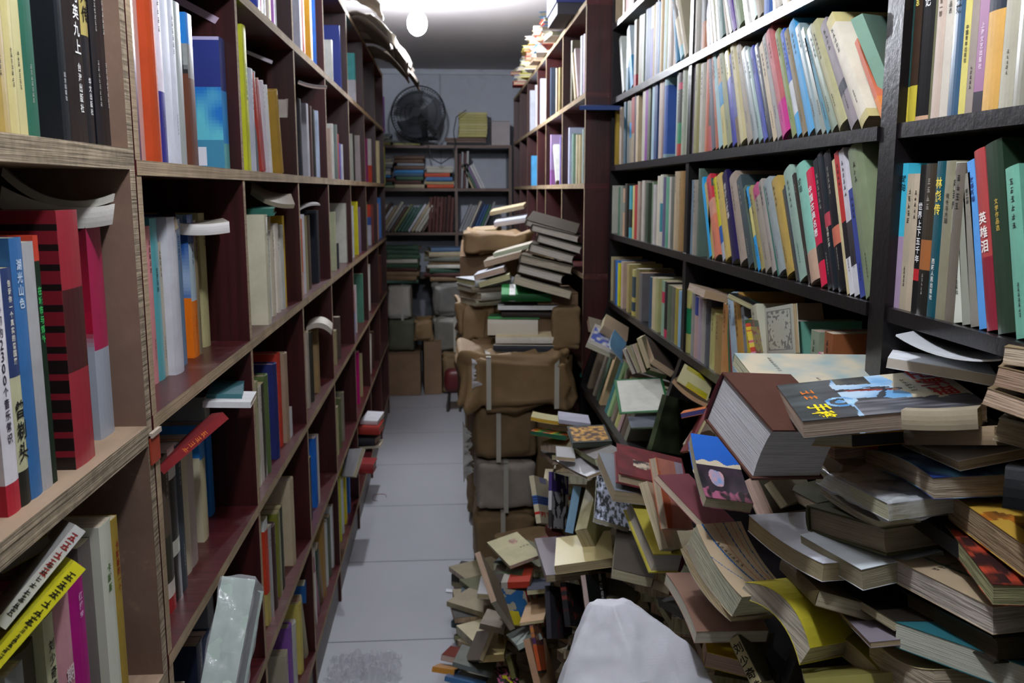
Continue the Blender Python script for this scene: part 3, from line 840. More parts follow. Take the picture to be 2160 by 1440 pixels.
0.8963 0.9331 0.22 0.0 0.0 a81078 T=红楼梦 9 e8b8d8 .1
0.9331 0.9846 0.23 0.0 0.01 6c6460 T=
0.9846 1.0188 0.24 0.0 0.0 dce0cc T=卡耐基 10 58783c .2
1.0188 1.0401 0.235 0.0 0.0 a88c38 T=卡耐基的一个 9 8c2820 .12
1.0401 1.1704 0.27 0.0 0.0 18140f T=
@L2A L -0.385 1.385 upper shelf of the first dark red bookcase
1.1836 1.2123 0.25 0.0 0.0 4a1a50
1.2123 1.26 0.235 0.0 0.01 c8a8a0!eye T=
1.26 1.2968 0.25 0.0 0.0 b8461e T=
1.2968 1.3248 0.24 0.0 0.0 e8dce8:.6:302c88
1.3248 1.361 0.24 0.0 0.0 e0e4f0 T=
1.361 1.3895 0.235 0.0 0.0 d8dce8
1.3895 1.4193 0.23 0.0 0.0 a8b0ac T=
1.4193 1.4829 0.225 0.0 0.0 2a80d0:.2:8a8c88:.42:6a4030!photo T=
1.4829 1.6924 0.222 0.0 0.0 2c3878:.4:3c9ce0:.8:78c8c8!sky T=
@L2B L -0.42 1.075 second shelf of the first dark red bookcase
1.2837 1.3132 0.25 0.0 0.0 c83c44 T=斯佳丽 14 f0e8e0 .3
1.3132 1.3351 0.225 0.0 0.0 d89090
1.3351 1.367 0.235 0.0 0.0 58b0b8 T=古罗马的 8 184048 .3
1.367 1.3811 0.2 0.0 0.0 b8b098
1.3811 1.4279 0.235 0.0 -0.01 d0d0d8 T=
1.4279 1.4485 0.23 0.0 0.0 98b8d0
1.4485 1.4833 0.23 0.0 0.0 6888a8 T=十三太保 9 184078 .1
1.4833 1.5581 0.235 0.0 0.0 2858a0:.2:b8ccd8:.6:f08020!orangeblue
1.5581 1.5765 0.225 0.0 0.0 8c7c60
1.5765 1.6016 0.225 0.0 0.01 a89870
1.6016 1.6308 0.225 0.0 0.02 8a7a60
1.6308 1.668 0.235 0.0 0.01 b8b080
1.668 1.8437 0.235 0.0 0.01 c8bc98 T=
@L2C L -0.4 0.757 third shelf of the first dark red bookcase
1.2386 1.2845 0.225 0.0 0.0 5a4c40:.5:3c382c:.8:d8ccc0:.9:a82828
1.2845 1.3185 0.23 0.0 0.0 d8d4cc:.2:181818:.6:c8c8b8:.7:181818 T=
1.3185 1.3465 0.225 0.0 0.0 404850
1.3465 1.3784 0.22 0.0 0.01 c08020
1.3784 1.4088 0.215 0.0 0.01 d0c8a8 T=
1.4088 1.4436 0.21 0.0 0.01 c8b8b0 T=
1.4436 1.5515 0.205 0.0 0.02 2c88d8:.3:d0c8a0!bluecream T=
1.5515 1.5756 0.19 0.0 0.04 2c88d8
1.5756 1.676 0.225 0.0 0.04 a8a8a0:.3:2878c8 T=
@L2D L -0.4 0.445 fourth shelf of the first dark red bookcase
1.269 1.2999 0.18 0.0 0 d8d4c8
1.2999 1.4017 0.2 0.0 0 283048
1.4017 1.4486 0.19 0.0 0 3c4860
1.4486 1.5888 0.215 0.0 0.03 8a8c90
@L3A L -0.385 1.385 upper shelf of the second dark red bookcase
1.8131 1.8736 0.275 0.0 0.0 c8cc28 T=大师与玛格丽特 9 307848 .25
1.8736 1.9194 0.2 0.0 0.0 c8ccd8
1.9194 1.948 0.2 0.0 0.0 5a6468
1.948 1.9875 0.195 -15.600000000000001 0.0 b84030
1.9875 2.0234 0.19 -13.0 0.0 a82c28
2.0234 2.0553 0.19 -10.4 0.0 e0d8e0
2.0553 2.0881 0.185 -7.800000000000001 0.0 e8e8e8
2.0881 2.2311 0.188 -13.0 0.0 a88430
2.2311 2.3955 0.186 -15.600000000000001 0.0 c8c0b8 T=
@L3B L -0.385 1.075 second shelf of the second dark red bookcase
1.8229 1.9329 0.225 0.0 -0.015 d8d4b8
1.9329 1.9691 0.185 0.0 0 e0dce0
1.9691 2.0121 0.19 0.0 0 b8c8d8
2.0121 2.0627 0.195 0.0 0 d8d0b8
2.0627 2.122 0.2 0.0 0 e8e0d0
2.122 2.1848 0.195 0.0 0 c8c8c0
2.1848 2.2109 0.215 0.0 0 e0b828
@L3C L -0.385 0.757 third shelf of the second dark red bookcase
1.7796 1.8366 0.215 0.0 0.0 b0b088
1.8366 1.8664 0.2 0.0 0 c8c0b8
1.8664 1.8971 0.2 0.0 0 3c3c30
1.8971 1.9343 0.21 0.0 0 5c7040
1.9343 2.0366 0.215 0.0 0 28306c
2.0366 2.1366 0.22 0.0 0.01 c84030
2.1366 2.1699 0.215 0.0 0 a89078
2.1699 2.2182 0.07 0.0 0.0 d8d8dc
@L3D L -0.385 0.445 fourth shelf of the second dark red bookcase
1.8163 1.8687 0.23 0.0 0 d8dcd8:.1:d04020:.7:c8b868
1.8687 1.9016 0.2 0.0 0 a8a8a8
1.9016 1.9413 0.19 0.0 0 4c3434
1.9413 2.0069 0.195 0.0 0 7c8030
2.0069 2.0381 0.195 0.0 0 3a3c30
2.0381 2.1872 0.215 0.0 0 c8b898
@L3E L -0.385 0.13 bottom shelf of the second dark red bookcase
1.9774 2.0295 0.16 0.0 0 b8b098
2.0295 2.0841 0.2 0.0 0 8858a8
2.0841 2.1415 0.18 0.0 0 c8c8c0
2.1415 2.2333 0.19 0.0 0 d8c868
2.2333 2.3155 0.2 -20.8 0 b0a888
2.3155 2.4035 0.21 -20.8 0 3070b8
2.4035 2.4785 0.21 -20.8 0 6a6058
2.4785 2.558 0.215 -20.8 0 a05870
2.558 2.6425 0.215 -20.8 0 8a7058
@L4A L -0.385 1.385 upper shelf of the third dark red bookcase
2.4793 2.5276 0.2 0.0 0 20242c
2.5276 2.6662 0.2 0.0 0 b8b8c0
2.6662 2.7318 0.2 0.0 0 583c38
2.7318 2.7907 0.195 0.0 0 30302c
2.7907 2.8733 0.198 0.0 0 c8d8f0
@L4B L -0.385 1.075 second shelf of the third dark red bookcase
2.4288 2.4693 0.2 0.0 0 d06840:.7:d8b0a8
2.4693 2.5112 0.21 0.0 0 d8d8e0
2.5112 2.5545 0.205 0.0 0 a8a078
2.5545 2.6177 0.205 0.0 0 584838
2.6177 2.7955 0.215 0.0 0 181c28
@L4C L -0.385 0.757 third shelf of the third dark red bookcase
2.4007 2.451 0.215 0.0 0 d85030
2.451 2.5213 0.21 0.0 0 b8b0a0
2.5213 2.5957 0.2 0.0 0 3a3830
2.5957 2.7156 0.19 0.0 0 a88c60
@L4D L -0.385 0.445 fourth shelf of the third dark red bookcase
2.4095 2.4811 0.18 0.0 0 3a4048
2.4811 2.5964 0.205 0.0 0 2070d0
2.5964 2.6372 0.2 0.0 0 d0c8c0
@L4E L -0.385 0.13 bottom shelf of the third dark red bookcase
2.4219 2.498 0.23 0.0 0 d8d4cc
2.498 2.558 0.2 0.0 0 2c4838
2.558 2.6867 0.24 0.0 0 a88448
2.6867 2.7557 0.21 0.0 0 c8ccc8
2.7557 2.828 0.2 0.0 0 58604c
2.828 2.9041 0.21 0.0 0 d8d8d4
@L5A L -0.385 1.385 upper shelf of the fourth dark red bookcase
3.1158 3.1668 0.165 0.0 0 b8a090
3.1668 3.2329 0.185 0.0 0 d0d0c8
3.2329 3.3447 0.19 0.0 0 707c78
3.3447 3.3887 0.16 0.0 0 a84038
3.3887 3.4338 0.13 0.0 0 4048a8
3.4338 3.5118 0.13 0.0 0 d0d0d8
@L5B L -0.385 1.075 second shelf of the fourth dark red bookcase
3.0357 3.22 0.2 0.0 0 b8bc98
3.22 3.2914 0.09 0.0 0 2c3038
3.2914 3.5764 0.225 0.0 0 d8d8cc
@L5C L -0.385 0.757 third shelf of the fourth dark red bookcase
2.9908 3.0684 0.18 0.0 0 8c2028
3.0684 3.1499 0.12 0.0 0 a8a078
3.1499 3.2655 0.15 0.0 0 584840
@L5D L -0.385 0.445 fourth shelf of the fourth dark red bookcase
2.9606 3.0265 0.16 0.0 0 2878d0
3.0265 3.1236 0.17 0.0 0 b8b080
3.1236 3.2118 0.18 0.0 0 687048
3.2118 3.3048 0.18 0.0 0 908878
@L5E L -0.385 0.13 bottom shelf of the fourth dark red bookcase
3.0117 3.1271 0.23 0.0 0 c0c820
3.1271 3.2035 0.2 0.0 0 c8ccd0
3.2035 3.3 0.22 0.0 0 d8c820
3.3 3.4199 0.19 0.0 0 2868b8
@L6A L -0.385 1.385 upper shelf of the fifth dark red bookcase
3.7689 3.8827 0.19 0.0 0 b8bcb0
3.8827 3.9625 0.195 0.0 0 302c28
3.9625 4.223 0.2 -7.800000000000001 0 b8b0b0
@L6B L -0.385 1.075 second shelf of the fifth dark red bookcase
3.701 3.8345 0.21 0.0 0 d0d8e0
3.8345 4.021 0.225 0.0 0 e0d820
4.021 4.1326 0.2 0.0 0 8878a0
@L6C L -0.385 0.757 third shelf of the fifth dark red bookcase
3.6492 3.7842 0.19 0.0 0 a82868:.5:4878c8
3.7842 3.8658 0.2 0.0 0 d8d0d0
3.8658 4.1808 0.22 0.0 0 5c9880
@L6D L -0.385 0.445 fourth shelf of the fifth dark red bookcase
3.5992 3.9043 0.225 0.0 0 c81078
3.9043 4.0408 0.19 0.0 0 b8b080
@L7A L -0.385 1.385 upper shelf of the sixth dark red bookcase
4.4681 4.6017 0.21 0.0 0 902868
4.6017 4.833 0.22 0.0 0 d8d8d4:.6:d04828
4.833 4.9899 0.15 0.0 0 c8c8c0
@L7B L -0.385 1.075 second shelf of the sixth dark red bookcase
4.3246 4.4806 0.22 0.0 0 387848
4.4806 4.707 0.2 0.0 0 c84028:.3:3858a0:.5:c8c8d8
4.707 4.8923 0.2 0.0 0 784038
@L7C L -0.385 0.757 third shelf of the sixth dark red bookcase
4.2803 4.5506 0.23 7.800000000000001 0 d0ccc8
@L7D L -0.385 0.445 fourth shelf of the sixth dark red bookcase
4.238 4.5123 0.2 13.0 0 c8c4b8
4.5123 4.694 0.19 0.0 0 4a2c28
@L8A L -0.385 1.385 upper shelf of the seventh dark red bookcase
5.089 5.4118 0.24 0.0 0 e8dca8
5.4118 5.5688 0.2 0.0 0 783028
5.5688 5.7353 0.2 0.0 0 d060b0
5.7353 5.8669 0.23 0.0 0 d8e020
@L8B L -0.385 1.075 second shelf of the seventh dark red bookcase
5.0582 5.2357 0.2 0.0 0 c89888
5.2357 5.4261 0.23 0.0 0 4888d8
5.4261 5.6736 0.21 0.0 0 a0c030
@L8C L -0.385 0.757 third shelf of the seventh dark red bookcase
4.8895 5.1324 0.24 0.0 0 a8b060:.5:c8d070
5.1324 5.3603 0.22 0.0 0 683028
5.3603 5.566 0.21 0.0 0 a87840
@M2 L -0.385 1.7 high shelf of the second dark red bookcase
1.9991 2.0332 0.2 0.0 0 3848a8
2.0332 2.0634 0.2 0.0 0 d868a0
2.0634 2.0945 0.2 0.0 0 e8e8e8
2.0945 2.1267 0.2 0.0 0 e0d0c0
2.1267 2.1542 0.2 0.0 0 f0d828
2.1542 2.1942 0.2 0.0 0 b060c0
2.1942 2.2236 0.2 0.0 0 c8c8c8
@M3 L -0.385 1.7 high shelf of the third dark red bookcase
2.5468 2.6035 0.24 0.0 0 d0d4e4
2.6035 2.6542 0.18 0.0 0 d06038
2.6542 2.8 0.23 0.0 0 d8a030
2.8 2.8792 0.22 0.0 0 3878d8
2.8792 2.9961 0.24 0.0 0 3890b8
2.9961 3.0641 0.23 0.0 0 e8f0f8
@M4 L -0.385 1.7 high shelf of the fourth dark red bookcase
3.1973 3.2884 0.15 0.0 0 c8c8c0
3.2884 3.5493 0.24 0.0 0 3848a0
3.5493 3.6295 0.23 0.0 0 d8c040
3.6295 3.6964 0.2 0.0 0 8a5038
@M5 L -0.385 1.7 high shelf of the fifth dark red bookcase
3.8752 4.0935 0.22 0.0 0 60c8c8:.5:e8e8f0
4.0935 4.2687 0.22 0.0 0 b09850
4.2687 4.3862 0.2 0.0 0 604838
@M7 L -0.385 1.7 high shelf of the seventh dark red bookcase
4.9615 5.089 0.2 0.0 0 c8b8a8
5.089 5.5537 0.26 0.0 0 3890d8:.3:b02060
5.5537 5.9294 0.22 0.0 0 9050b0
@B1A R 0.485 1.675 second shelf of the dark red bookcase
4.3843 4.4872 0.1876 0 0 7a7060
4.1556 4.3843 0.23 0.0 0 3c4858
4.05 4.1556 0.2 0 0 c8b8a0
3.9334 4.05 0.19 0 0 a89868
3.5406 3.6625 0.24 0 0 6a6450
3.4638 3.5406 0.208 30.8 0 d8c8a0
3.3903 3.4638 0.2132 30.2 0 c8b0b0
3.3198 3.3903 0.215 2.0 0 d0dce0
3.2633 3.3198 0.21 2.0 0 c0a0b8
@B1B R 0.485 1.372 third shelf of the dark red bookcase
4.1354 4.3657 0.23 0.0 0 b8a0d0:.7:a870b8
3.9948 4.1354 0.1976 34.6 0 d8dcd0
3.8793 3.9948 0.2 0.0 0 8878b8
3.5968 3.7106 0.22 0 0 d0d4f0
3.4898 3.5968 0.19 0 0 88a898
3.4135 3.4898 0.18 0 0 d0c8a8
3.3286 3.4135 0.175 0 0 c8b890
3.2478 3.3286 0.19 0 0 a8b8b0
@B1C R 0.485 1.675 second shelf of the dark red bookcase, beyond its first post
5.1392 5.4628 0.24 0 0 e0e4f0
4.8519 5.1392 0.235 0 0 dcdce8
4.5513 4.8519 0.235 0 0 e0e8f8
@B1D R 0.485 1.372 third shelf of the dark red bookcase, beyond its first post
5.0984 5.3592 0.17 0 0 58b0e8'''
PILE = '''
wes;p;0.604 1.0693 1.1115;0.4122 0.5076 -0.5502 -0.5194;0.1415 0.1959 0.0208;0;art_wes
marble;p;0.6015 1.2207 1.1057;0.4561 0.5634 -0.4063 -0.5563;0.1378 0.2156 0.0183;0;art_marble
dict;h;0.428 1.1624 1.0463;0.4973 0.6048 -0.2913 -0.5496;0.1235 0.1044 0.0733;0;5a3a30/4a1c24/d8d8dc
bluewoman;p;0.4163 1.1961 0.901;0.0191 -0.077 -0.5761 -0.8135;0.0674 0.157 0.0176;0.006;art_woman
maroonL;p;0.445 1.3661 0.8218;0.4346 0.1054 -0.459 -0.7677;0.1233 0.1059 0.0105;0;8c5058
pink;p;0.4017 1.4673 0.7752;0.4721 -0.0687 -0.2229 -0.8501;0.1256 0.1141 0.0124;0;art_pink
whitepg;p;0.3964 1.5182 0.7165;0.5361 -0.0459 -0.2759 -0.7964;0.1271 0.1153 0.0145;0;d8d0b0
yelhard;h;0.4002 1.4968 0.6857;0.0594 -0.0005 -0.5974 -0.7997;0.0571 0.1812 0.0421;0;c8bc50/5a2430/cfc8bc
torn;h;0.4286 1.5715 0.7938;0.0212 -0.1286 -0.6736 -0.7275;0.1323 0.1647 0.0203;0;art_torn
greyst;p;0.3654 1.5992 0.7736;0.0742 -0.0464 -0.6474 -0.7571;0.0704 0.1631 0.0231;0;8a9096
bwphoto;p;0.351 1.7156 0.6773;0.0327 -0.1488 -0.6271 -0.7639;0.0722 0.1808 0.0106;0;art_bw
cream;p;0.2419 1.9673 0.551;0.7008 0.7044 -0.1121 0.0112;0.1243 0.1519 0.02;0;e8d89c
purplebk;p;0.1984 2.055 0.519;0.6815 0.7312 -0.0037 0.0311;0.0946 0.1835 0.0174;0;6a6068
portrait;p;0.2459 2.3445 0.3663;0.0344 0.1753 -0.6868 -0.7046;0.0946 0.1815 0.0092;0;art_portrait
redgreen;p;0.0995 2.2525 0.3212;0.5887 0.4843 0.4767 0.4378;0.1785 0.1052 0.0164;0;art_redgreen
plastic;p;0.5963 0.9567 0.9913;0.0241 0.063 -0.7189 -0.6918;0.1105 0.1584 0.0202;0;art_plastic
thinunder;p;0.608 0.9919 0.9675;0.0127 -0.0494 0.726 0.6858;0.1105 0.1536 0.0089;0.004;8a8272
olive;h;0.5877 1.1578 0.9043;0.5885 0.5268 -0.475 -0.3881;0.1496 0.119 0.0342;0;4a4a2c/4a4a2c/a89c84
palewhite;p;0.589 0.9985 0.8986;0.0183 0.0992 -0.7209 -0.6857;0.1105 0.1346 0.0261;0;dde6ea
brightwhite;p;0.5591 1.0425 0.8708;0.0686 0.0469 -0.7154 -0.6938;0.1105 0.1885 0.0236;0.006;e8ecf6
yellowcurve;p;0.5391 1.1046 0.7504;0.2816 0.0789 -0.5548 -0.7789;0.1153 0.1211 0.0289;-0.025;dcd040
lines;p;0.4509 1.1665 0.7677;0.1566 0.0505 -0.5263 -0.8342;0.0787 0.1336 0.0392;0.01;art_lines
underlines;p;0.4644 1.236 0.7224;0.4011 0.0317 -0.4541 -0.7949;0.1314 0.1219 0.011;0.01;a09888
pinkbrown;p;0.4585 1.2195 0.703;0.0514 0.0032 -0.6415 -0.7654;0.1105 0.1488 0.0203;-0.008;8e6e5e
yelwhite;p;0.481 1.3454 0.5983;0.5339 0.3077 -0.5754 -0.5377;0.1301 0.0788 0.0224;0;d8b820
liu;p;0.4008 1.2176 0.7038;0.405 0.8329 0.3772 -0.0057;0.1231 0.0698 0.0183;0;5a5646/b8ae84/b0a890
darkolive;p;0.5861 1.1235 0.6899;0.0884 0.0072 0.7806 0.6188;0.1105 0.1933 0.0091;-0.01;3e3c30
greenline;p;0.6658 0.8294 0.9145;0.0182 0.0387 -0.7484 -0.6619;0.1275 0.1886 0.0281;0;art_greenline
darkart;p;0.6342 0.7641 0.962;0.111 0.0722 0.7077 0.694;0.119 0.1717 0.0212;0;art_dark
mapbook;p;0.6656 0.7357 0.9967;0.0752 0.0227 0.7238 0.6855;0.1275 0.2189 0.033;0;art_map
blackhard;h;0.5004 0.7643 1.0645;0.6645 0.5831 0.389 0.2591;0.1297 0.1564 0.0379;0;1c1e20/1c1e20/a49a84
topA;p;0.6407 0.7146 1.1809;0.1937 0.2522 0.6987 0.6409;0.1564 0.1297 0.0167;0;8a7658
topB;p;0.6285 0.7093 1.1449;0.1534 0.2874 0.6898 0.6465;0.1564 0.1297 0.0189;0;8a7658
topC;p;0.6118 0.7049 1.114;0.1225 0.3263 0.6827 0.6423;0.1564 0.1296 0.0162;0;7e6c50
topD;p;0.6524 0.7396 1.0846;0.146 0.2877 0.7066 0.6298;0.1564 0.1297 0.022;0;a89c84
wavy;p;0.4835 0.9209 1.0957;0.6881 0.5603 0.3416 0.3096;0.1277 0.0732 0.0209;0.0015;a89c84
wavy2;p;0.5322 1.0044 1.0552;0.7933 0.6045 0.0489 0.0532;0.13 0.1479 0.0191;0;a08c70
orangetop;p;0.4597 0.9848 1.0589;0.3919 0.3135 0.6744 0.5416;0.13 0.1825 0.0152;0;e0a030/3a3638
grncurve;p;0.605 1.1325 1.0099;0.0277 0.0996 -0.6954 -0.7112;0.1105 0.1399 0.0257;0;3c4230
curve2;p;0.6004 1.0664 0.991;0.0111 -0.0374 -0.7257 -0.6869;0.13 0.1838 0.01;-0.01;8a806c
blueface;p;0.6291 0.9043 1.0315;0.0435 0.0117 0.7518 0.6579;0.1105 0.1975 0.024;-0.008;art_blueface
brownabove;p;0.6503 0.8974 1.0768;0.1026 -0.042 0.7417 0.6615;0.1105 0.1587 0.0112;0;e4e4e0/8a6c48
teal;p;0.6992 0.8236 0.846;0.1724 0.1264 -0.7386 -0.6393;0.1275 0.1898 0.0292;0;2c6a74
darkvol;h;0.6858 0.8272 0.8823;0.0091 -0.0197 0.7668 0.6415;0.14 0.1861 0.0281;0;2a2620/3a342c/5a5040
creamcurl;p;0.6386 0.8789 0.7971;0.0108 -0.0072 -0.7834 -0.6213;0.119 0.154 0.0303;0.012;d8c898
lilac;p;0.5835 0.9252 0.8514;0.1069 0.0119 0.777 0.6202;0.1105 0.1964 0.0069;0;8e8690
oliveyel;p;0.6328 0.9822 0.7605;0.0337 -0.0762 0.7169 0.6922;0.1105 0.1448 0.032;-0.006;8c8434
darkbrown;p;0.6336 0.9454 0.8479;0.0154 -0.0098 -0.7655 -0.6432;0.13 0.1836 0.0122;0;2c2620
olivebot;p;0.4258 0.9944 0.7554;0.6989 0.4159 0.4772 0.333;0.1298 0.1564 0.0122;0;9a9450
wedge;p;0.4703 1.2155 0.8118;0.7493 0.6444 0.0445 -0.1458;0.13 0.1838 0.0203;0;5c4e30
midpages;p;0.6008 1.1328 0.9446;0.1176 -0.042 0.7714 0.6239;0.1105 0.1729 0.0173;0;4c4a30
smallpages;p;0.5328 1.3101 0.8758;0.4767 0.0701 -0.3635 -0.7973;0.1286 0.0404 0.0126;0;8a8068
greypages;p;0.5603 1.351 0.8437;0.3528 0.0274 -0.3198 -0.8789;0.1439 0.0617 0.0274;0;6e6858
blackend;p;0.3692 1.5166 0.6154;0.8094 0.5855 -0.0214 0.0406;0.1105 0.1758 0.0134;0;24221e
standdark;p;0.3608 1.5426 0.6382;0.0084 0.1402 0.6741 0.7251;0.0746 0.1814 0.0203;0;4c443a
zhan;p;0.3294 1.9029 0.5096;0.5097 0.5342 0.2077 -0.6417;0.0881 0.1269 0.012;0;art_zhan
blackred;p;0.2335 1.8551 0.5135;0.2349 0.8002 0.5394 -0.1163;0.1301 0.0921 0.012;0;art_blackred
darkred2;p;0.2058 1.9053 0.484;0.2108 0.8314 0.498 -0.1275;0.1273 0.1116 0.0112;0;art_darkred
poster;p;0.2192 2.2934 0.2869;0.5866 0.5321 0.0984 -0.6026;0.0924 0.193 0.007;0;art_poster
tan;p;0.2011 2.2555 0.2814;0.7517 0.6463 -0.1315 0.0015;0.0599 0.1864 0.007;0;c8a47c
whitespine;p;0.0873 1.9261 0.4373;0.1168 -0.5973 -0.703 -0.3679;0.13 0.1842 0.0141;0;7a6e5c/d8d4c8
beige;p;0.0699 2.2433 0.2163;0.5424 0.5286 0.5556 0.3429;0.1834 0.0659 0.0147;0;a89c8c
palegreen;p;0.1591 2.0395 0.2606;0.6196 0.277 0.5037 0.5345;0.1846 0.0639 0.0129;0;a8b4ac
creamflap;p;0.0678 2.1728 0.1594;0.5969 0.4484 0.5044 0.4339;0.1945 0.0652 0.0172;0;e0cc8c
greygreen;p;-0.0017 2.2127 0.1301;0.5146 0.5734 0.531 0.3527;0.1321 0.1064 0.0125;0;7c8078
redbit;p;-0.0074 2.4335 0.0555;0.7938 0.5923 -0.0203 -0.1369;0.0521 0.1276 0.0155;0;7a3028
orangebit;p;-0.0547 2.2225 0.1116;0.6016 0.46 0.5796 0.3009;0.1284 0.0593 0.0132;0;d09038
bluebit;p;-0.022 2.1704 0.1144;0.5723 0.5013 0.5752 0.3005;0.1288 0.1008 0.0117;0;4878a8
brownpg;p;0.042 2.2609 0.1143;0.6832 0.4915 -0.1707 0.5123;0.0806 0.1274 0.0109;0;6a5a48
orangestrip;p;0.1819 2.0144 0.336;0.2516 0.7489 0.6042 -0.1036;0.1324 0.1083 0.0083;0;art_orange
peach;p;0.1671 2.0138 0.3007;0.2889 0.7783 0.5526 -0.074;0.1296 0.1061 0.0163;0;b89878/c8a080
yelpink;p;0.1082 2.2382 0.1008;0.7883 0.6141 -0.0016 0.0382;0.0492 0.1889 0.008;0;art_yelpink
olivesm;p;0.1345 2.155 0.1856;0.2792 0.7372 0.6102 -0.0788;0.1121 0.0624 0.012;0;6c6a3a
navysm;p;0.2144 2.3471 0.2911;0.7958 0.6011 -0.0724 -0.0124;0.0574 0.1897 0.012;0;3c4050
whitesm;p;0.0887 2.6306 0.178;0.7565 0.6517 -0.0129 -0.0539;0.0475 0.1875 0.014;0;c8c8c8
yelgreenA;p;0.2226 2.4494 0.7194;0.5342 0.5298 0.5189 0.4058;0.13 0.1524 0.0103;0.004;d8d0a0/c8a030
yelgreenB;p;0.2173 2.4062 0.693;0.5746 0.5525 0.4943 0.3467;0.1281 0.0998 0.0117;0;art_stripes/1c5a40
lilacW;p;0.2924 2.3843 0.7295;0.5066 0.5413 0.5197 0.4245;0.1305 0.0861 0.0104;0;b8b8c8
frame;h;0.2787 2.0032 0.7688;0.5028 0.5095 0.4731 0.5137;0.1257 0.0904 0.0137;0;art_autumn/3a4038
greyA;p;0.3806 1.9196 0.7708;0.0345 -0.1455 0.7306 0.6662;0.0653 0.1737 0.0167;0;5e564e
greyB;p;0.3848 1.9676 0.7254;0.0008 -0.12 0.7334 0.6691;0.0633 0.1723 0.017;0;6e665e
whitethin;p;0.3618 1.9186 0.7436;0.0135 0.1928 -0.7046 -0.6828;0.069 0.1678 0.0076;0.003;dcdce0
whitebl;p;0.2503 2.095 0.7402;0.728 0.6822 -0.0076 -0.067;0.0427 0.1124 0.009;0;d0d0d0
stripes;p;0.1931 2.1607 0.6554;0.2129 0.7909 0.5683 -0.0788;0.1319 0.1162 0.0121;0;art_bluestripe
purplewhite;p;0.2329 2.0805 0.6904;0.1496 0.8239 0.532 -0.1254;0.1369 0.1299 0.008;0;art_purplew
blackleanA;p;0.2844 2.0304 0.6724;0.0569 0.8084 0.5609 -0.1692;0.1103 0.1079 0.0203;0;20242c/8ab4d0
olivelean;p;0.3211 2.0515 0.6744;0.4333 0.7193 0.3565 -0.4097;0.11 0.1885 0.0284;0;8a8450/b0a880
tgreen;h;0.1855 3.1857 0.9642;0.4684 0.5631 0.4274 0.5301;0.1208 0.1749 0.0256;0;2c9048:.72:f0f0ec:.84:2c9048/1c6030/dcd8d0
tblack;p;0.1724 3.1741 0.9348;0.5275 0.5115 0.488 0.471;0.13 0.2117 0.0164;0;202422/d8d8d8
tdark2;h;0.1864 3.1947 0.9073;0.5373 0.5037 0.5014 0.454;0.13 0.194 0.0214;0;3a302a
tthin;p;0.1399 3.2067 0.8989;0.5381 0.5108 0.4869 0.461;0.13 0.1818 0.0092;0;2c5c3c/50a860
tthick;p;0.1364 3.1831 0.845;0.5453 0.5107 0.4894 0.4498;0.1301 0.177 0.0547;0;d8d0c0/d8d0c0
tcream;p;0.1626 3.1483 0.821;0.5025 0.5527 0.4369 0.5011;0.1305 0.2027 0.0232;0;d8c8a0/e0dcd0
tlast;p;0.1527 3.1227 0.7957;0.5489 0.5053 0.4956 0.4447;0.13 0.2097 0.0236;0;c8c0b0/282c34
fanA;h;0.3297 3.6014 1.2471;0.6496 0.7441 0.0286 -0.1534;0.1881 0.2446 0.0231;0;4a4438/5a5448/dcd4c6
fanA2;h;0.3367 3.5802 1.2009;0.6948 0.7053 0.0338 -0.1371;0.1802 0.2397 0.0263;0;3c382e/3c382e/dcd4c6
fanB;h;0.3514 3.5545 1.1628;0.6943 0.7037 0.0489 -0.1424;0.1691 0.24 0.0289;0;3c382e/3c382e/dcd4c6
fanC;h;0.3203 3.5225 1.1276;0.6987 0.6996 0.0483 -0.1416;0.1668 0.2399 0.0312;0;4c4638/4c4638/dcd4c6
fanD;h;0.2787 3.4597 1.0881;0.7093 0.6933 0.0369 -0.1219;0.1913 0.2395 0.0297;0;544c3c/544c3c/c8bca8
fanE;h;0.2728 3.4466 1.0519;0.7115 0.6881 0.0447 -0.1355;0.1628 0.2395 0.0313;0;4c4638/4c4638/dcd4c6
fanF;p;0.2463 3.3671 1.017;0.7164 0.6829 0.0549 -0.1315;0.2024 0.2394 0.027;0;6a6454
sideA;p;0.1199 3.5067 1.0222;0.7081 0.6898 -0.1391 0.0589;0.1129 0.1839 0.0203;0;c8ccd4/d8dce4
sideB;p;0.1307 3.4784 0.9933;0.7189 0.6813 -0.123 0.0629;0.1154 0.1836 0.0195;0;c8c8a0
sideC;p;0.1646 3.6068 1.0676;0.7005 0.6977 -0.1431 0.0443;0.1451 0.2001 0.0218;0;8a806c
sideD;p;0.2056 3.7012 1.0946;0.7041 0.6941 -0.1447 0.0386;0.1492 0.1998 0.0165;0;c8c0b0
sideE;p;0.1228 4.1494 1.1664;0.6691 0.7326 -0.111 -0.0571;0.1242 0.1278 0.0199;0;a89478
sideF;p;0.2032 3.9891 1.1902;0.5539 0.523 0.3892 0.5179;0.1297 0.1395 0.0207;0;c8ccd8/d8dce8
sideG;p;0.1892 4.0815 1.2365;0.5736 0.5078 0.3775 0.5202;0.1297 0.1536 0.0164;0;b8a888
sideH;p;0.1228 3.5008 0.8962;0.5922 0.4636 0.4311 0.4986;0.183 0.0821 0.0201;0;787058
folder;p;0.5587 2.3271 0.8613;0.3893 0.546 -0.4848 -0.5615;0.1913 0.1263 0.003;0;art_folder
folder2;p;0.5566 2.3657 0.7484;0.4684 0.463 -0.5613 -0.5011;0.1604 0.0782 0.003;0;art_folder2
greenphoto;p;0.4764 1.9785 0.8982;0.0115 0.9091 0.3852 -0.1582;0.182 0.1275 0.0115;0;art_greenphoto
leaflet;p;0.4708 1.8343 0.9585;0.3871 0.727 0.4789 0.3039;0.1353 0.074 0.003;0;art_leaflet
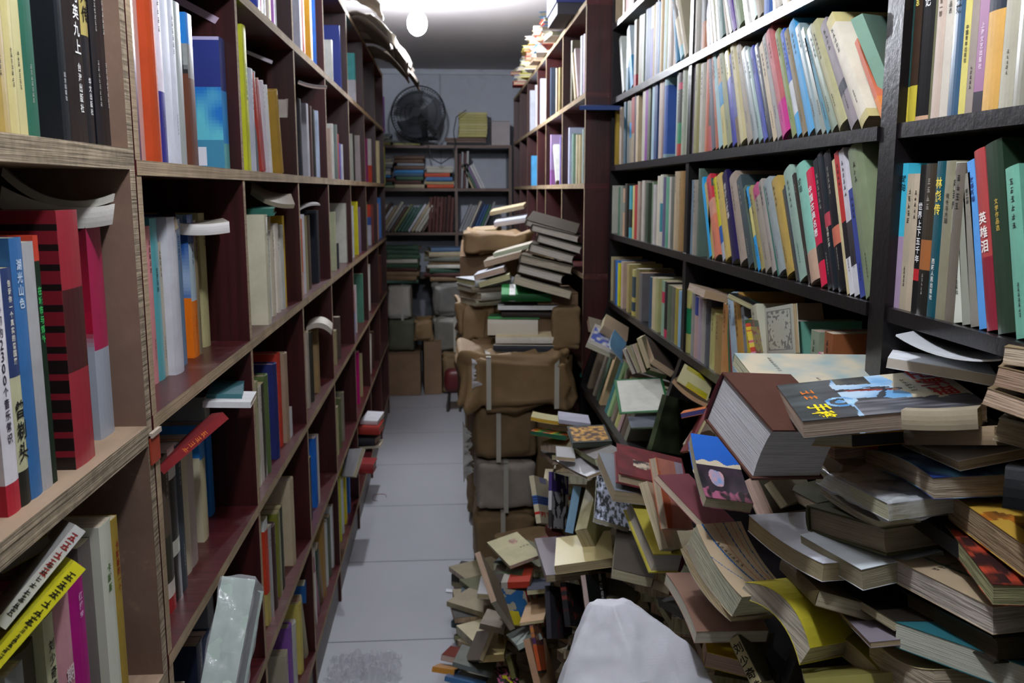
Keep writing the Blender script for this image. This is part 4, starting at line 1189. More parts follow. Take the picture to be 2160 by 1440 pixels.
brownleaf;p;0.4608 1.8459 0.9506;0.4196 0.6972 0.5376 0.2211;0.1299 0.0867 0.0084;0.006;a08868
navyorange;p;0.4527 1.7162 0.9085;0.6718 0.4441 0.4175 0.4209;0.1294 0.049 0.0101;0;d87830/3c3c70
redthin;p;0.5115 1.7573 0.9111;0.268 0.5993 -0.7498 -0.0828;0.129 0.0957 0.0067;0;7c2a2c/8c2c2c
creamedge;p;0.5226 1.8661 0.843;0.71 0.6572 -0.2511 -0.0305;0.0599 0.1513 0.0092;0;b8a890
lyingbeige;p;0.5223 1.8353 1.1318;0.4583 0.5711 0.5374 0.4183;0.1771 0.0616 0.016;0;b8a088/a89070/c8b4a0
lyingoval;p;0.6747 1.7815 1.1053;0.4075 0.2257 -0.512 -0.7217;0.1698 0.0743 0.0107;0;art_oval/40444c
ornate;p;0.5564 1.5465 1.1464;0.0548 0.7074 -0.7 0.0808;0.1272 0.0799 0.0082;0;art_ornate
flowers;p;0.5162 1.5536 1.1251;0.1521 0.8565 0.4933 0.0008;0.1103 0.0599 0.0084;0;art_flowers
bigopen;p;0.4987 0.9966 1.1492;0.5941 0.623 0.402 0.3119;0.15 0.1115 0.012;0;e8ecf0/c8c0b0
coverflap;p;0.488 0.9611 1.1849;0.5971 0.6694 0.3609 0.2551;0.1869 0.1054 0.002;0.01;e4e8ec
bluewhite;p;0.5965 0.9847 1.1327;0.5773 0.6377 0.4067 0.3076;0.1055 0.0311 0.006;0;art_bluewhite
smallblock;p;0.4787 3.0826 0.869;0.3547 0.6426 0.4723 0.4881;0.1084 0.0542 0.0178;0;b0a890
bluepic;p;0.5201 2.7159 0.9;0.4712 0.3795 -0.3989 -0.689;0.1887 0.0906 0.0149;0;art_bluepic/7a746c
bluepaper;p;0.473 2.4548 0.8734;0.2422 -0.3323 -0.5285 -0.7427;0.0536 0.1448 0.003;0.01;70a0c0
brownlong;p;0.4437 2.6501 0.9345;0.3708 0.6845 0.5341 0.3298;0.1855 0.0828 0.0238;0;a08c74
leanred;p;0.5264 2.4955 0.849;0.5861 0.081 -0.195 -0.7822;0.1298 0.0714 0.0122;0;a02838
leanwhite;p;0.5351 2.4632 0.8542;0.5834 0.074 -0.2214 -0.7779;0.1299 0.0757 0.0129;0;ccd0dc
leancream;p;0.5418 2.4429 0.8596;0.5892 0.0589 -0.1853 -0.7843;0.1299 0.0799 0.0117;0;c8c088
leancream2;p;0.5497 2.4277 0.8795;0.5905 0.0682 -0.172 -0.7855;0.1298 0.0815 0.013;0;b8b090
leanbrown;p;0.5699 2.2821 0.8729;0.1943 -0.2128 -0.6016 -0.745;0.0663 0.1722 0.0184;0;5c5048
mags;p;-0.4739 1.0131 1.3236;0.3653 0.4257 0.6377 0.528;0.2002 0.1106 0.023;0.012;c8c4bc/c8c4bc/e0dcd4
magstop;p;-0.473 1.0175 1.3517;0.3431 0.4432 0.6537 0.5085;0.2001 0.111 0.0089;0.02;b8b4a8/b8b4a8/e8e4dc
whitediag;p;-0.3899 0.7789 0.9701;0.5177 0.0896 0.3869 0.7578;0.1528 0.1015 0.0113;0;d0d0cc/d0d0cc
yellowdiag;p;-0.3858 0.7496 0.9458;0.5164 0.0916 0.4074 0.7476;0.1549 0.1044 0.0128;0;e0dc28/e8e028
underwhite;p;-0.4299 0.8618 0.9865;0.5084 0.2013 0.5261 0.6513;0.1503 0.0495 0.0118;0;a8a018/9a9488
diagred;p;-0.3875 1.2263 0.9693;0.5557 0.1726 0.4238 0.6941;0.1799 0.1118 0.0124;0;8c2428/8c2428
diagwhite;p;-0.3978 1.2708 0.9597;0.5664 0.1803 0.4272 0.6813;0.1796 0.0592 0.0054;0;d8ccc8/d8ccc8
tealbook;h;-0.3987 1.5004 1.0075;0.461 0.437 0.5784 0.5119;0.1916 0.0564 0.0114;0;3c6c74/3c6c74
whitebook;p;-0.3907 1.4466 1.0093;0.4779 0.4405 0.5809 0.4901;0.1941 0.0735 0.0095;0;dcdcdc
silvermag;p;-0.4454 2.1666 1.6503;0.2922 0.5357 0.6168 0.4972;0.2084 0.0586 0.0081;0;8c8c94/c8c0c8
purplediag;p;-0.4602 1.6753 1.6653;0.2493 0.5502 0.6395 0.4755;0.1793 0.091 0.0124;0;c0a8c0/c8b0c8
brownpages;p;-0.4573 1.3942 1.2766;0.4351 0.4084 0.4957 0.631;0.1798 0.0605 0.0168;0.01;7a6c58/a09078
whitepages;p;-0.4284 1.5062 1.2773;0.4229 0.4175 0.56 0.5773;0.1495 0.0783 0.0181;0.003;c8c0b0/e0dcd8
greenlie;h;-0.4106 1.9332 1.2961;0.4605 0.4721 0.522 0.5409;0.1293 0.0529 0.0153;0;2c6c5c
whiteblock;p;-0.408 1.9072 1.2661;0.4588 0.4705 0.5441 0.5216;0.1489 0.0407 0.0296;0;d8d8d4
brownfold;p;-0.4202 2.0069 1.3347;0.3354 0.5372 0.6108 0.4753;0.2136 0.0944 0.0093;0.01;8a806c
darkcurve;p;-0.3198 2.5587 1.6174;0.5431 0.5197 -0.3899 -0.532;0.1793 0.0719 0.0059;0.004;2a2422/e8f0f0
whitecurv;p;-0.3953 2.5125 1.2982;0.4961 0.3996 0.474 0.6079;0.1496 0.0564 0.005;-0.005;c8c4c0
curlbeige;p;-0.3965 2.5637 0.9686;0.4469 0.4926 0.5767 0.4744;0.2033 0.0709 0.0144;-0.016;b8b0a0
blueslat;p;0.4341 3.0529 1.6074;0.5352 0.5958 0.3954 0.4498;0.1994 0.1356 0.0131;0;2c4478/2c4478
rbwhite;p;-0.3925 3.9452 0.3348;0.5133 0.5329 0.49 0.4608;0.1818 0.0768 0.0181;0;d8d8dc
rbred;h;-0.4094 3.9076 0.3;0.5159 0.4999 0.5228 0.4589;0.2014 0.1024 0.0355;0;a83428/a83428
rbdark;h;-0.4185 3.9122 0.2499;0.5475 0.4715 0.5379 0.4344;0.1984 0.0922 0.0316;0;28242c/28242c
rbcream;p;-0.3962 3.9234 0.227;0.5476 0.4495 0.5201 0.477;0.2011 0.091 0.0109;0;d0c8b0
rbshiny;h;-0.3579 3.3434 0.3014;0.5241 0.4703 0.5577 0.4394;0.2033 0.0685 0.036;0;902828/902828
rbwhitesp;p;-0.3541 3.2584 0.415;0.2511 0.7861 -0.5647 -0.0095;0.1697 0.102 0.0135;0;dcdce0
rgreen;p;0.5306 1.2206 1.5701;0.1585 0.8924 0.4013 0.1319;0.1232 0.1061 0.0162;0;88ac98
boxset;h;-0.3458 1.3991 0.7258;0.2771 0.9579 0.0279 -0.0698;0.0477 0.1812 0.1287;0;c8dcd0/c8dcd0/b0b4b4'''
SHORT = dict(R0='uppermost black shelf', R1='second black shelf', R2='third black shelf', R3='fourth black shelf', R4='fifth black shelf', R5='lowest black shelf',
    S1='upper near black shelf', S2='eye-level near black shelf', S3='low near black shelf',
    L1A='top plywood shelf', L1B='middle plywood shelf', L1C='lower plywood shelf')
BAY = {'2': 'first', '3': 'second', '4': 'third', '5': 'fourth', '6': 'fifth', '7': 'sixth', '8': 'seventh'}
LV = {'A': 'upper', 'B': 'eye-level', 'C': 'middle', 'D': 'low', 'E': 'bottom'}
def rowname(r):
    if r in SHORT: return SHORT[r]
    if r[0] == 'L': return f"{LV[r[2]]} shelf, {BAY[r[1]]} red bay"
    if r[0] == 'M': return f"topmost shelf, {BAY[r[1]]} red bay"
    return {'B1A': 'upper shelf of the far red bookcase', 'B1B': 'lower shelf of the far red bookcase', 'B1C': 'upper far red shelf past its post', 'B1D': 'lower far red shelf past its post'}[r]
books = []; cur = None
for line in ROWS.strip().splitlines():
    if line[0] == '@':
        a = line[1:].split(' ', 4); cur = [a[0], a[1], float(a[2]), float(a[3]), 0]; continue
    T = None
    if ' T=' in line: line, T = line.split(' T=', 1)
    f = line.split(); cur[4] += 1
    ya, yb, h, lean, dx = map(float, f[:5]); near = None; col = f[5]
    if '!' in col: col, near = col.split('!')
    books.append(dict(row=cur[0], side=cur[1], X=cur[2], z=cur[3], n=cur[4], ya=ya, yb=yb, h=h, lean=lean, dx=dx, col=col, T=T, near=near))
rowlen = {}
for b in books: rowlen[b['row']] = max(rowlen.get(b['row'], 0), b['n'])
seen = {}
for i, b in enumerate(books):
    th = b['yb']-b['ya']
    if th > .05 and b['row'] in ('L1A', 'L1B'): b['ya'] = b['yb']-min(th, .052)
    elif th > .05: b['ya'] = b['yb']-(.034 if th < .12 else .04)
    else: b['ya'] += .0004
    b['t'] = (b['yb']-b['ya'])
    b['area'] = b['t']*b['h']/((b['ya']+.15)**2.6)
    b['cn'] = ARTNAME.get(b['near']) or cname(b['col'].split(':')[0])
    c2 = [cname(c) for c in b['col'].split(':')[2::2]]
    b['cn2'] = next((c for c in c2 if c != b['cn']), None)
for i, b in enumerate(books):
    prev = books[i-1]['cn'] if i and books[i-1]['row'] == b['row'] else None
    nxt = books[i+1]['cn'] if i+1 < len(books) and books[i+1]['row'] == b['row'] else None
    size = 'tall' if b['h'] > .225 else ('short' if b['h'] < .14 else ('thick' if b['t'] > .03 else ('thin' if b['t'] < .013 else '')))
    kind = 'hardback' if (b['t'] > .031 and b['h'] > .17 and b['ya'] > 2) or (b['near'] is None and b['t'] > .036) else 'paperback'
    b['kind'] = kind
    colw = b['cn']+(' and '+b['cn2'] if b['cn2'] else '')
    pos = f"beside a {(nxt or prev)} one" if not (prev and nxt) else f"between {prev} and {nxt} ones"
    if prev and nxt and prev == nxt: pos = f"between two {prev} ones"
    lab = f"{size+' ' if size else ''}{colw} {kind} {pos}, {rowname(b['row'])}"
    if b['lean'] > 12 or b['lean'] < -3: lab = 'leaning '+lab
    if len(lab.split()) > 15: lab = lab.replace('leaning ', '')
    if len(lab.split()) > 15: lab = f"{colw} {kind} {pos}, {rowname(b['row'])}"
    if len(lab.split()) > 16: lab = f"{colw} {kind} {pos}, {rowname(b['row'])}"
    if len(lab.split()) > 16: lab = f"{b['cn']} {kind} {pos}, {rowname(b['row'])}"
    b['lab'] = lab; seen.setdefault(lab, []).append(b)
for lab, bs in seen.items():
    if len(bs) > 1:
        for b in bs: b['lab'] = f"{b['cn']} {b['kind']}, {ordw(b['n'])} along the {rowname(b['row'])}"
order = sorted(books, key=lambda b: -b['area'])
keep = set(id(b) for b in order[:262])
rnd = random.Random(5)
def book_matrix(b):
    th = math.radians(b['lean']); R = b['side'] == 'R'
    sg = 1 if R else -1
    x = Vector((sg, 0, 0)); y = Vector((0, sg, 0)); z = Vector((0, 0, 1))
    if b['row'] == 'R5':
        a = math.radians(17); x = Vector((math.cos(a), 0, -math.sin(a))); z = Vector((math.sin(a), 0, math.cos(a)))
    t = (b['yb']-b['ya'])*math.cos(th)
    b['t'] = t
    if R: X = .56+(b['X']-.56)+b['dx']
    else: X = b['X']-b['dx']
    # lean: head moves to +Y for positive lean
    if th >= 0:
        piv = Vector((X, b['yb'], b['z']))
        far_is_t = R
    else:
        piv = Vector((X, b['ya'], b['z'])); far_is_t = not R
    rot = Matrix.Rotation(-th, 3, 'X'); y = rot @ y; z = rot @ z; x = rot @ x
    org = piv-(y*t if far_is_t else Vector((0, 0, 0)))
    return frame(x, y, z, org)
for b in books:
    w_ = min(.142, b['h']*.7) if b['side'] == 'R' else min(.185, b['h']*.7)
    if b['row'] == 'R5': w_ = .13
    w_ = min(w_, .8-b['X']-.005) if b['side'] == 'R' else min(w_, .64+b['X']-b['dx']-.003) if b['dx'] >= 0 else w_
    m4 = book_matrix(b)
    if id(b) in keep:
        T = b['T']
        if T is None and b['ya'] > 2.3: T = ''
        emit_book(b['kind']+'_book', b['lab'], 'book', m4, 'h' if b['kind'] == 'hardback' else ('g' if b['near'] else 'p'), w_, b['h'], b['t'], b['col'], 0., T, b['near'], 'books on the '+rowname(b['row']), rnd=rnd)
    else: LAST.append((m4, w_, b['h'], b['t'], b['col']))
# ---------------------------------------------------------------- heap, stacks and books lying about
def cover_text(items):
    def f(t_, w, h, t):
        g = M()
        for (txt, u, v, ang, size, colr, face) in items:
            a = math.radians(ang)
            if face == 't': r0, u0, y = Vector((-1, 0, 0)), Vector((0, 0, 1)), t+.0005
            else: r0, u0, y = Vector((1, 0, 0)), Vector((0, 0, 1)), -.0005
            r = r0*math.cos(a)+u0*math.sin(a); up = -r0*math.sin(a)+u0*math.cos(a)
            if txt[0] == '~':
                rr = random.Random(len(txt)+int(u*100))
                for i in range(len(txt)-1): put(g, strokes(rr), Vector((u*w, y, v*h))+r*(i*size*1.25), r, up, size, rgb(colr))
            else: write(g, txt, (u*w, y, v*h), r, up, size, rgb(colr), 1.05)
        g.build('cover_lettering', MT, t_)
    return f
def wrap_part(t_, w, h, t):
    g = M()
    def df(p):
        return p+Vector((nz(p.y*9, p.z*9, 4, 1), nz(p.x*9, p.z*9, 4, 2), nz(p.x*9, p.y*9, 4, 3)))*.006+Vector((0, abs(nz(p.x, p.z, 60, 4))*.004*(1 if p.y > t/2 else -.2), 0))
    g.grid((-.001, -.001, -.001), (w+.001, t+.0015, h+.001), 20, 4, 26, (1, 1, 1), df)
    g.build('plastic_wrap', MWRAP, t_, True)
EXTRA = {
 'wes': cover_text([('卫斯理', .1, .13, 180, .033, 'b83028', 't'), ('~~~~~~', .22, .27, 180, .008, '5c6030', 't'), ('手移', .72, .86, 180, .025, 'f0dc20', 't'), ('~~~', .3, .86, 180, .017, 'e08030', 't')]),
 'marble': cover_text([('~~~~~~~~', .12, .8, 180, .005, '4c4c48', 't'), ('~~~~~~', .55, .6, 180, .004, '4c4c48', 't')]),
 'portrait': cover_text([('~~~~~', .3, .45, 0, .008, '3c3428', 't')]),
 'lines': cover_text([('~~~~~~~~', .72, .75, -70, .006, '3c342c', 't')]),
 'greenline': cover_text([('~~~~~~', .5, .75, 200, .009, '4c4438', 't')]),
 'zhan': cover_text([('二战场日事', .93, .32, 0, .0175, 'e8e8e4', 't')]),
 'plastic': wrap_part, 'boxset': wrap_part,
 'tgreen': cover_text([('~~~', .3, .2, 0, .006, '2c9048', 't')]),
}
PL = dict(
 wes='paperback with black, blue and cream fantasy artwork lying on top of the heap', marble='cream paperback with pale blue marbling propped against the lower black shelf', dict='very thick white-paged dictionary with a maroon hard cover, tilted on the heap',
 bluewoman='paperback with a bright blue top and a dark face photo below', maroonL='slim maroon patterned paperback leaning beside the blue one', pink='salmon pink paperback half under the maroon patterned one', whitepg='pale worn paperback between the yellow hardback and the pink paperback',
 yelhard='hardback with yellow cover and maroon boards slanting down the heap', torn='dark red hardback with a torn patch on its cover', greyst='grey paperback under the torn dark red hardback', bwphoto='thin paperback with a glossy black and white photo cover',
 cream='book with a blank cream cover facing up in the middle of the heap', purplebk='purple-grey book sticking out under the blank cream cover', portrait='olive cream paperback with a small brown portrait on its cover', redgreen='book with red and green cover under the portrait paperback',
 plastic='grey paperback wrapped in crinkled clear plastic', thinunder='thin tattered paperback right under the plastic wrapped one', olive='thick olive hardback under the plastic wrapped book', palewhite='pale blue-white paperback below the thick olive hardback', brightwhite='paperback with a bright white cover beside the olive hardback',
 yellowcurve='bowed paperback with a bright yellow cover', lines='thick cream paperback with blue and orange curved lines on its cover', underlines='loose-paged book under the one with blue and orange lines', pinkbrown='pinkish brown paperback below the blue-lined book', yelwhite='white-paged book with yellow covers near the white sack', liu='olive grey book whose cream spine shows black vertical characters',
 darkolive='dark olive paperback under the bowed yellow one', greenline='cream paperback crossed by a green line on its cover', darkart='dark red paperback with a yellow disc wedged on the green-lined one', mapbook='thick book with a mustard and brown pictorial cover at the frame edge', blackhard='black hardback standing out at the frame edge',
 topA='highest cardboard-brown book in the corner stack', topB='second cardboard-brown book down in the corner stack', topC='third, widest brown book down in the corner stack', topD='pale-paged book at the foot of the corner stack', wavy='pale paperback with wavy page edges on the fantasy book', wavy2='brown-paged paperback under the wavy pale one',
 orangetop='dark book with an orange-yellow cover under the fantasy paperback', grncurve='dark olive paperback under the fantasy book and beside the dictionary', curve2='curved thin book under the dark olive paperback near the dictionary', blueface='paperback with a mottled blue cover', brownabove='brown-edged book with white cover on the mottled blue one',
 teal='book with a teal cover at the bottom corner of the heap', darkvol='thick dark brown volume between the teal book and the green-lined one', creamcurl='book with a curling cream cover at the bottom of the heap', lilac='thin lilac-grey book poking out above the olive yellow one', oliveyel='thick olive yellow book low in the heap',
 darkbrown='dark brown book under the pale blue-white paperback', olivebot='pale olive book lying lowest beside the thick olive yellow one', wedge='brown wedge of a book under the bright white cover', midpages='olive book end sticking out behind the thick olive hardback', smallpages='small torn beige book behind the thick olive hardback', greypages='grey-paged book under the dictionary',
 blackend='black book end between the white sack and the pinkish brown book', standdark='thick dark book standing on edge beside the blank cream cover', zhan='black paperback with white lettering behind the white sack', blackred='black paperback with red marks behind the white sack', darkred2='charcoal paperback with red streaks behind the sack',
 poster='paperback with a blue, yellow and red cover at the heap foot', tan='thin tan booklet at the heap foot', whitespine='book with a white spine slanting across the heap foot', beige='beige book at the heap edge by the aisle floor', palegreen='pale green paperback low in the heap foot', creamflap='book with a pale yellow cover near the floor',
 greygreen='grey-green paperback low at the floor end of the heap', redbit='small red-brown book at the tip of the heap on the floor', orangebit='book with an orange cover at the tip of the heap', bluebit='blue book under the grey-green one on the floor', brownpg='brown book leaning behind the grey-green paperback',
 orangestrip='orange and purple book standing on edge in the heap foot', peach='peach book standing beside the orange and purple one', yelpink='black book with yellow and pink print low in the heap', olivesm='small olive book between the peach and the yellow-pink ones', navysm='navy book under the purple-grey one', whitesm='white-covered book at the aisle edge of the heap',
 yelgreenA='cream paged booklet on top of the green book behind the heap', yelgreenB='dark green book with multicoloured cover by the brown parcels', lilacW='pale lilac booklet behind the autumn-coloured book', frame='book with an autumn leaf pattern cover and dark border', greyA='dark grey book with beige pages under the autumn book', greyB='second grey book below the autumn one', whitethin='thin white paperback with its spine up beside the grey books',
 whitebl='small white block of pages behind the thin white paperback', stripes='paperback with red top and blue striped cover by the grey parcel', purplewhite='white and purple paperback leaning beside the blue-striped one', blackleanA='black and pale blue book leaning in the heap', olivelean='olive book leaning next to the black and white photo cover',
 tgreen='green hardback with a white panel on top of the parcel stack', tblack='black book under the green hardback on the parcel', tdark2='dark brown book third down on the parcel', tthin='thin dark green book jutting out of the parcel stack', tthick='very thick cream-paged book in the parcel stack', tcream='cream book with a yellow cover in the parcel stack', tlast='book with a navy spine lowest on the parcel',
 fanA='topmost big volume of the slanting pile by the far bookcase', fanA2='second big volume of the slanting pile', fanB='third big volume of the slanting pile', fanC='fourth big volume of the slanting pile', fanD='fifth, brownish big volume of the slanting pile', fanE='sixth big volume of the slanting pile', fanF='lowest flat book of the slanting pile',
 sideA='white-spined book jutting from the slanting pile', sideB='pale yellow book just under the white-spined one', sideC='taupe book beside the middle of the slanting pile', sideD='pale book beside the top of the slanting pile', sideE='tan book lying on the far cardboard', sideF='pale blue-white book on the far pile', sideG='beige book highest on the far pile', sideH='olive brown book beside the green hardback',
 folder='white folder with green edges hanging out of the lowest black shelf', folder2='grey folder with green edges below the white one', greenphoto='large dark green book with a black ring on its cover', leaflet='pale yellow leaflet with olive bands by the black divider', brownleaf='bent brown booklet under the pale yellow leaflet', navyorange='navy booklet with orange end near the dark green book',
 redthin='thin dark red book standing by the dark green one', creamedge='beige book behind the thin dark red one', lyingbeige='thick beige book lying across the books of the fifth black shelf', lyingoval='black book with a turquoise oval lying on the fifth black shelf', ornate='white book with an ornate grey border on the fifth black shelf', flowers='small yellow book with red flowers on the fifth black shelf',
 bigopen='large white paper bound volume beside the fantasy paperback', coverflap='loose white cover lifted over the large white volume', bluewhite='small blue and white leaflet by the corner stack', smallblock='small beige book at the top end of the lowest black shelf', bluepic='grey booklet with a blue picture over the lowest black shelf', bluepaper='curled pale blue paper over the lowest black shelf',
 brownlong='long brown book lying under the fourth black plank end', leanred='dark red book leaning in the lowest black shelf', leanwhite='white book leaning against the dark red one', leancream='pale yellow book leaning in the lowest black shelf', leancream2='beige book leaning after the pale yellow one', leanbrown='dark brown book lying slanted by the black divider',
 mags='thick magazine with curved white pages lying on the middle plywood shelf books', magstop='thin grey magazine on top of the curved thick one', whitediag='white-spined book slanting across the lower plywood shelf', yellowdiag='bright yellow book slanting across the lower plywood shelf', underwhite='olive-topped book tucked above the slanting white one',
 diagred='dark red book lying slanted over the middle shelf row', diagwhite='thin white book under the slanted dark red one', tealbook='teal book lying on the white one above the middle shelf', whitebook='white paperback jutting out of the red bookcase', silvermag='silver-grey magazine jutting out of the second red bay', purplediag='lilac and white book lying high in the first red bay',
 brownpages='curled brown booklet lying on the eye-level books', whitepages='booklet with curled white pages on the eye-level books', greenlie='green book lying on the white block in the second red bay', whiteblock='white block of paper under the green book', brownfold='bent grey-brown booklet in the second red bay', darkcurve='black curved booklet with a white edge in the third red bay', whitecurv='curved pale booklet in the third red bay', curlbeige='curled beige booklet jutting out of the third red bay',
 blueslat='thin blue book jutting out where the black and dark red bookcases meet', rbwhite='white book on the red one near the floor by the red bays', rbred='red hardback jutting low out of the red bookcase', rbdark='black hardback under the jutting red one', rbcream='cream booklet beneath the black hardback near the floor',
 rbshiny='shiny dark red hardback lowest beside the floor tiles', rgreen='sage green book leaning on the orange one at the black post', boxset='pale green boxed set sealed in clear shrink wrap, low in the red bookcase', rbwhitesp='white-spined book slanting low in the fourth red bay')
GLY = {'liu': '^刘少奇选 15 282418 .12', 'yelgreenB': '', 'diagred': '~~~~ 9 e07838 .3', 'whitediag': '~~~~~ 8 a03030 .06;~~~~~~~~ 6 303030 .36;~~~~ 4 404040 .68', 'diagred_': '', 'yellowdiag': '~~~~~~ 8 303018 .08;~~~~~~~~ 4 484820 .5;~~~~~~~~~ 5 303018 .7', 'whitediag_': ''}
OLD = set('wavy wavy2 topA topB topC topD lines underlines mapbook darkart greenline blueface thinunder yellowcurve fanD tthick brownabove creamcurl grncurve'.split())
poses = []
for line in PILE.strip().splitlines():
    nme, kd, po, qq, dm, bend, col = line.split(';')
    po = Vector(map(float, po.split())); qq = Quaternion(list(map(float, qq.split()))); w_, h_, t_ = map(float, dm.split())
    m4 = qq.to_matrix().to_4x4(); m4.translation = po
    poses.append((m4, w_, h_, t_))
    kn = {'p': 'paperback_book', 'h': 'hardback_book'}[kd]
    if nme in ('folder', 'folder2'): kn = 'paper_folder'
    elif nme in ('leaflet', 'coverflap', 'bluepaper', 'bluewhite'): kn = 'leaflet'
    elif nme in ('mags', 'magstop', 'silvermag', 'brownpages', 'whitepages', 'brownfold', 'darkcurve', 'whitecurv', 'curlbeige', 'brownleaf'): kn = 'magazine'
    cat = {'paper_folder': 'folder', 'leaflet': 'leaflet', 'magazine': 'magazine'}.get(kn, 'book')
    emit_book(kn, PL[nme], cat, m4, 'g' if nme in ('wes', 'yellowdiag', 'whitediag', 'bwphoto', 'bluewoman') else kd, w_, h_, t_, col, float(bend), GLY.get(nme, ''), None, None, nme in OLD, nme in ('wes', 'lines', 'marble', 'bluewoman', 'ornate', 'greenline', 'bwphoto'), rnd, EXTRA.get(nme))
def merge(G, parts, m4, slots):
    for pn, g, m in parts:
        k = len(G.v); G.v += [tuple(m4 @ Vector(p)) for p in g.v]
        for f, c in zip(g.f, g.c): G.face(tuple(k+i for i in f), c, slots[pn])
def small_book(name, label, m4, w, h, t, col, hard=True, group=None, cat='book'):
    if len(label.split()) > 15: print('LONG', label)
    parts, sf, bul = book_parts('h' if hard else 'p', w, h, t, col)
    G = M(); merge(G, parts, Matrix.Identity(4), {'cover': 0, 'pages': 1})
    o = G.build(name, [MC, MP]); o.matrix_world = m4
    o['label'] = label; o['category'] = cat
    if group: o['group'] = group
    return o
def flat(x, y, z, w, h, t, yaw=0, tilt=0, roll=0):
    """pose of a book lying flat: spine towards -y when yaw = 0, lower cover on z; x, y the middle"""
    R = Matrix.Rotation(math.radians(yaw), 4, 'Z') @ Matrix.Rotation(math.radians(roll), 4, 'Y') @ Matrix.Rotation(math.radians(tilt), 4, 'X')
    L = frame((0, 1, 0), (0, 0, 1), (1, 0, 0), (-h/2, -w/2, 0))
    return Matrix.Translation((x, y, z)) @ R @ L
# far and hidden books, too many and too small to part: one object
G = M()
for m4, w_, h_, t_, col in LAST:
    parts, sf, bul = book_parts('p', w_, h_, t_, col); merge(G, parts, m4, {'cover': 0, 'pages': 1})
o = G.build('shelved_books', [MC, MP], props={'kind': 'stuff', 'label': 'remaining small spines of books far down the shelves', 'category': 'books'})
# books under the surface of the heap
def surf(x, y):
    a = b = 0
    for c, low in LOWS:
        d2 = (c.x-x)**2+(c.y-y)**2+.0008; wt = 1/d2**2; a += low*wt; b += wt
    return a/b
LOWS = []
EYE = Vector((0, 0, 1.35))
def blocks(c):
    """would a loose filler book lie over the visible top layer of the heap?"""
    dc = c-EYE; lc = dc.length
    for b, _ in LOWS:
        db = b-EYE; lb = db.length
        if lc < lb-.01 and dc.angle(db) < math.atan(.125/lb): return True
    return False
for m4, w_, h_, t_ in poses[:87]:
    P = [m4 @ Vector((a*w_, b*t_, c*h_)) for a in (0, 1) for b in (0, 1) for c in (0, 1)]
    LOWS.append((sum(P, Vector())/8, min(p.z for p in P)-.004))
G = M(); r2 = random.Random(9)
fcols = ['8a8068', 'b0a484', '5c5646', '3c3a34', '7c3c34', 'c8bc98', '4c5c60', '6a6a4c', 'a09478', '988c70', 'd0c8b0']
yy = .66
while yy < 2.95:
    xx = .1
    while xx < .56:
        if yy < 1.0 and xx < .5 or yy < 1.58 and xx < .42 or yy < 1.2 and xx < .45 or (yy > 2.2 and xx > .46) or (yy > 2.5 and xx > .36): xx += .075; continue
        top = min(surf(xx, yy), surf(xx+.05, yy-.05), surf(xx-.05, yy-.06), surf(xx, yy+.05))-.012
        if yy > 2.5: top = min(top, .12)
        z = 0.002
        while z < top-.015:
            t_ = min(r2.uniform(.014, .03), top-z); w_, h_ = r2.choice(((.115, .165), (.11, .16), (.1, .15)))
            px_, py_ = xx+r2.uniform(-.02, .02), yy+r2.uniform(-.02, .02)
            if blocks(Vector((px_, py_, z+t_/2))): z += t_; continue
            parts, sf, bul = book_parts('p', w_, h_, t_, r2.choice(fcols))
            merge(G, parts, flat(px_, py_, z, w_, h_, t_, r2.uniform(0, 360)), {'cover': 0, 'pages': 1}); z += t_+.0008
        xx += .13
    yy += .14
G.build('heaped_books', [MC, MPO], props={'kind': 'stuff', 'label': 'old books buried beneath the top layer of the heap', 'category': 'books'})
# ---------------------------------------------------------------- white sack
def blob(name, label, cat, c, s, mats, yaw=0, e=.35, amp=.02, sc=6., seed=1, nu=40, nv=30, col=(.8, .8, .8), shape=None, parent=None, smooth=True, sharp=0):
    """closed soft box: superellipsoid of half sizes s about c, creased by noise"""
    g = M()
    def P(u, v):
        cu, su, cv, sv = math.cos(u), math.sin(u), math.cos(v), math.sin(v)
        pw = lambda a: math.copysign(abs(a)**e, a)
        p = Vector((pw(cv)*pw(cu), pw(cv)*pw(su), pw(sv)))
        q = Vector((p.x*s[0], p.y*s[1], p.z*s[2]))
        if shape: q = shape(q, p)
        n1 = noise.noise(q*sc+Vector((seed, 0, 0))); n2 = abs(noise.noise(q*sc*2.3+Vector((0, seed, 0)))); n3 = noise.noise(q*sc+Vector((0, 0, seed*3)))
        k = 1 if sharp == 0 else (1-abs(n1)*2)
        return q+Vector((n1, n3, n1*.4-n3*.3))*amp+p*(n2*amp*(1.2 if not sharp else 2.0))
    for j in range(nv+1):
        v = -math.pi/2+math.pi*j/nv
        for i in range(nu): g.v.append(tuple(P(2*math.pi*i/nu, v)))
    for j in range(nv):
        for i in range(nu):
            k = (i+1) % nu; g.face((j*nu+i, j*nu+k, (j+1)*nu+k, (j+1)*nu+i), col)
    zmin = min(p[2] for p in g.v)
    o = g.build(name, mats, parent, smooth)
    o.location = c; o.rotation_euler = (0, 0, math.radians(yaw))
    if not parent: o['label'] = label; o['category'] = cat
    return o
t = thing('white_sack', 'bulging white woven plastic sack standing before the heap of books', 'sack', (.28, 1.2, 0))
g = M(); rs = random.Random(6); RG = ((0, 0, 0, .13, .13), (.03, 0, 0, .155, .15), (.3, 0, 0, .165, .165), (.5, -.005, .03, .158, .135), (.575, -.005, .05, .14, .11), (.665, -.01, .085, .1, .05), (.725, -.035, .11, .03, .012))
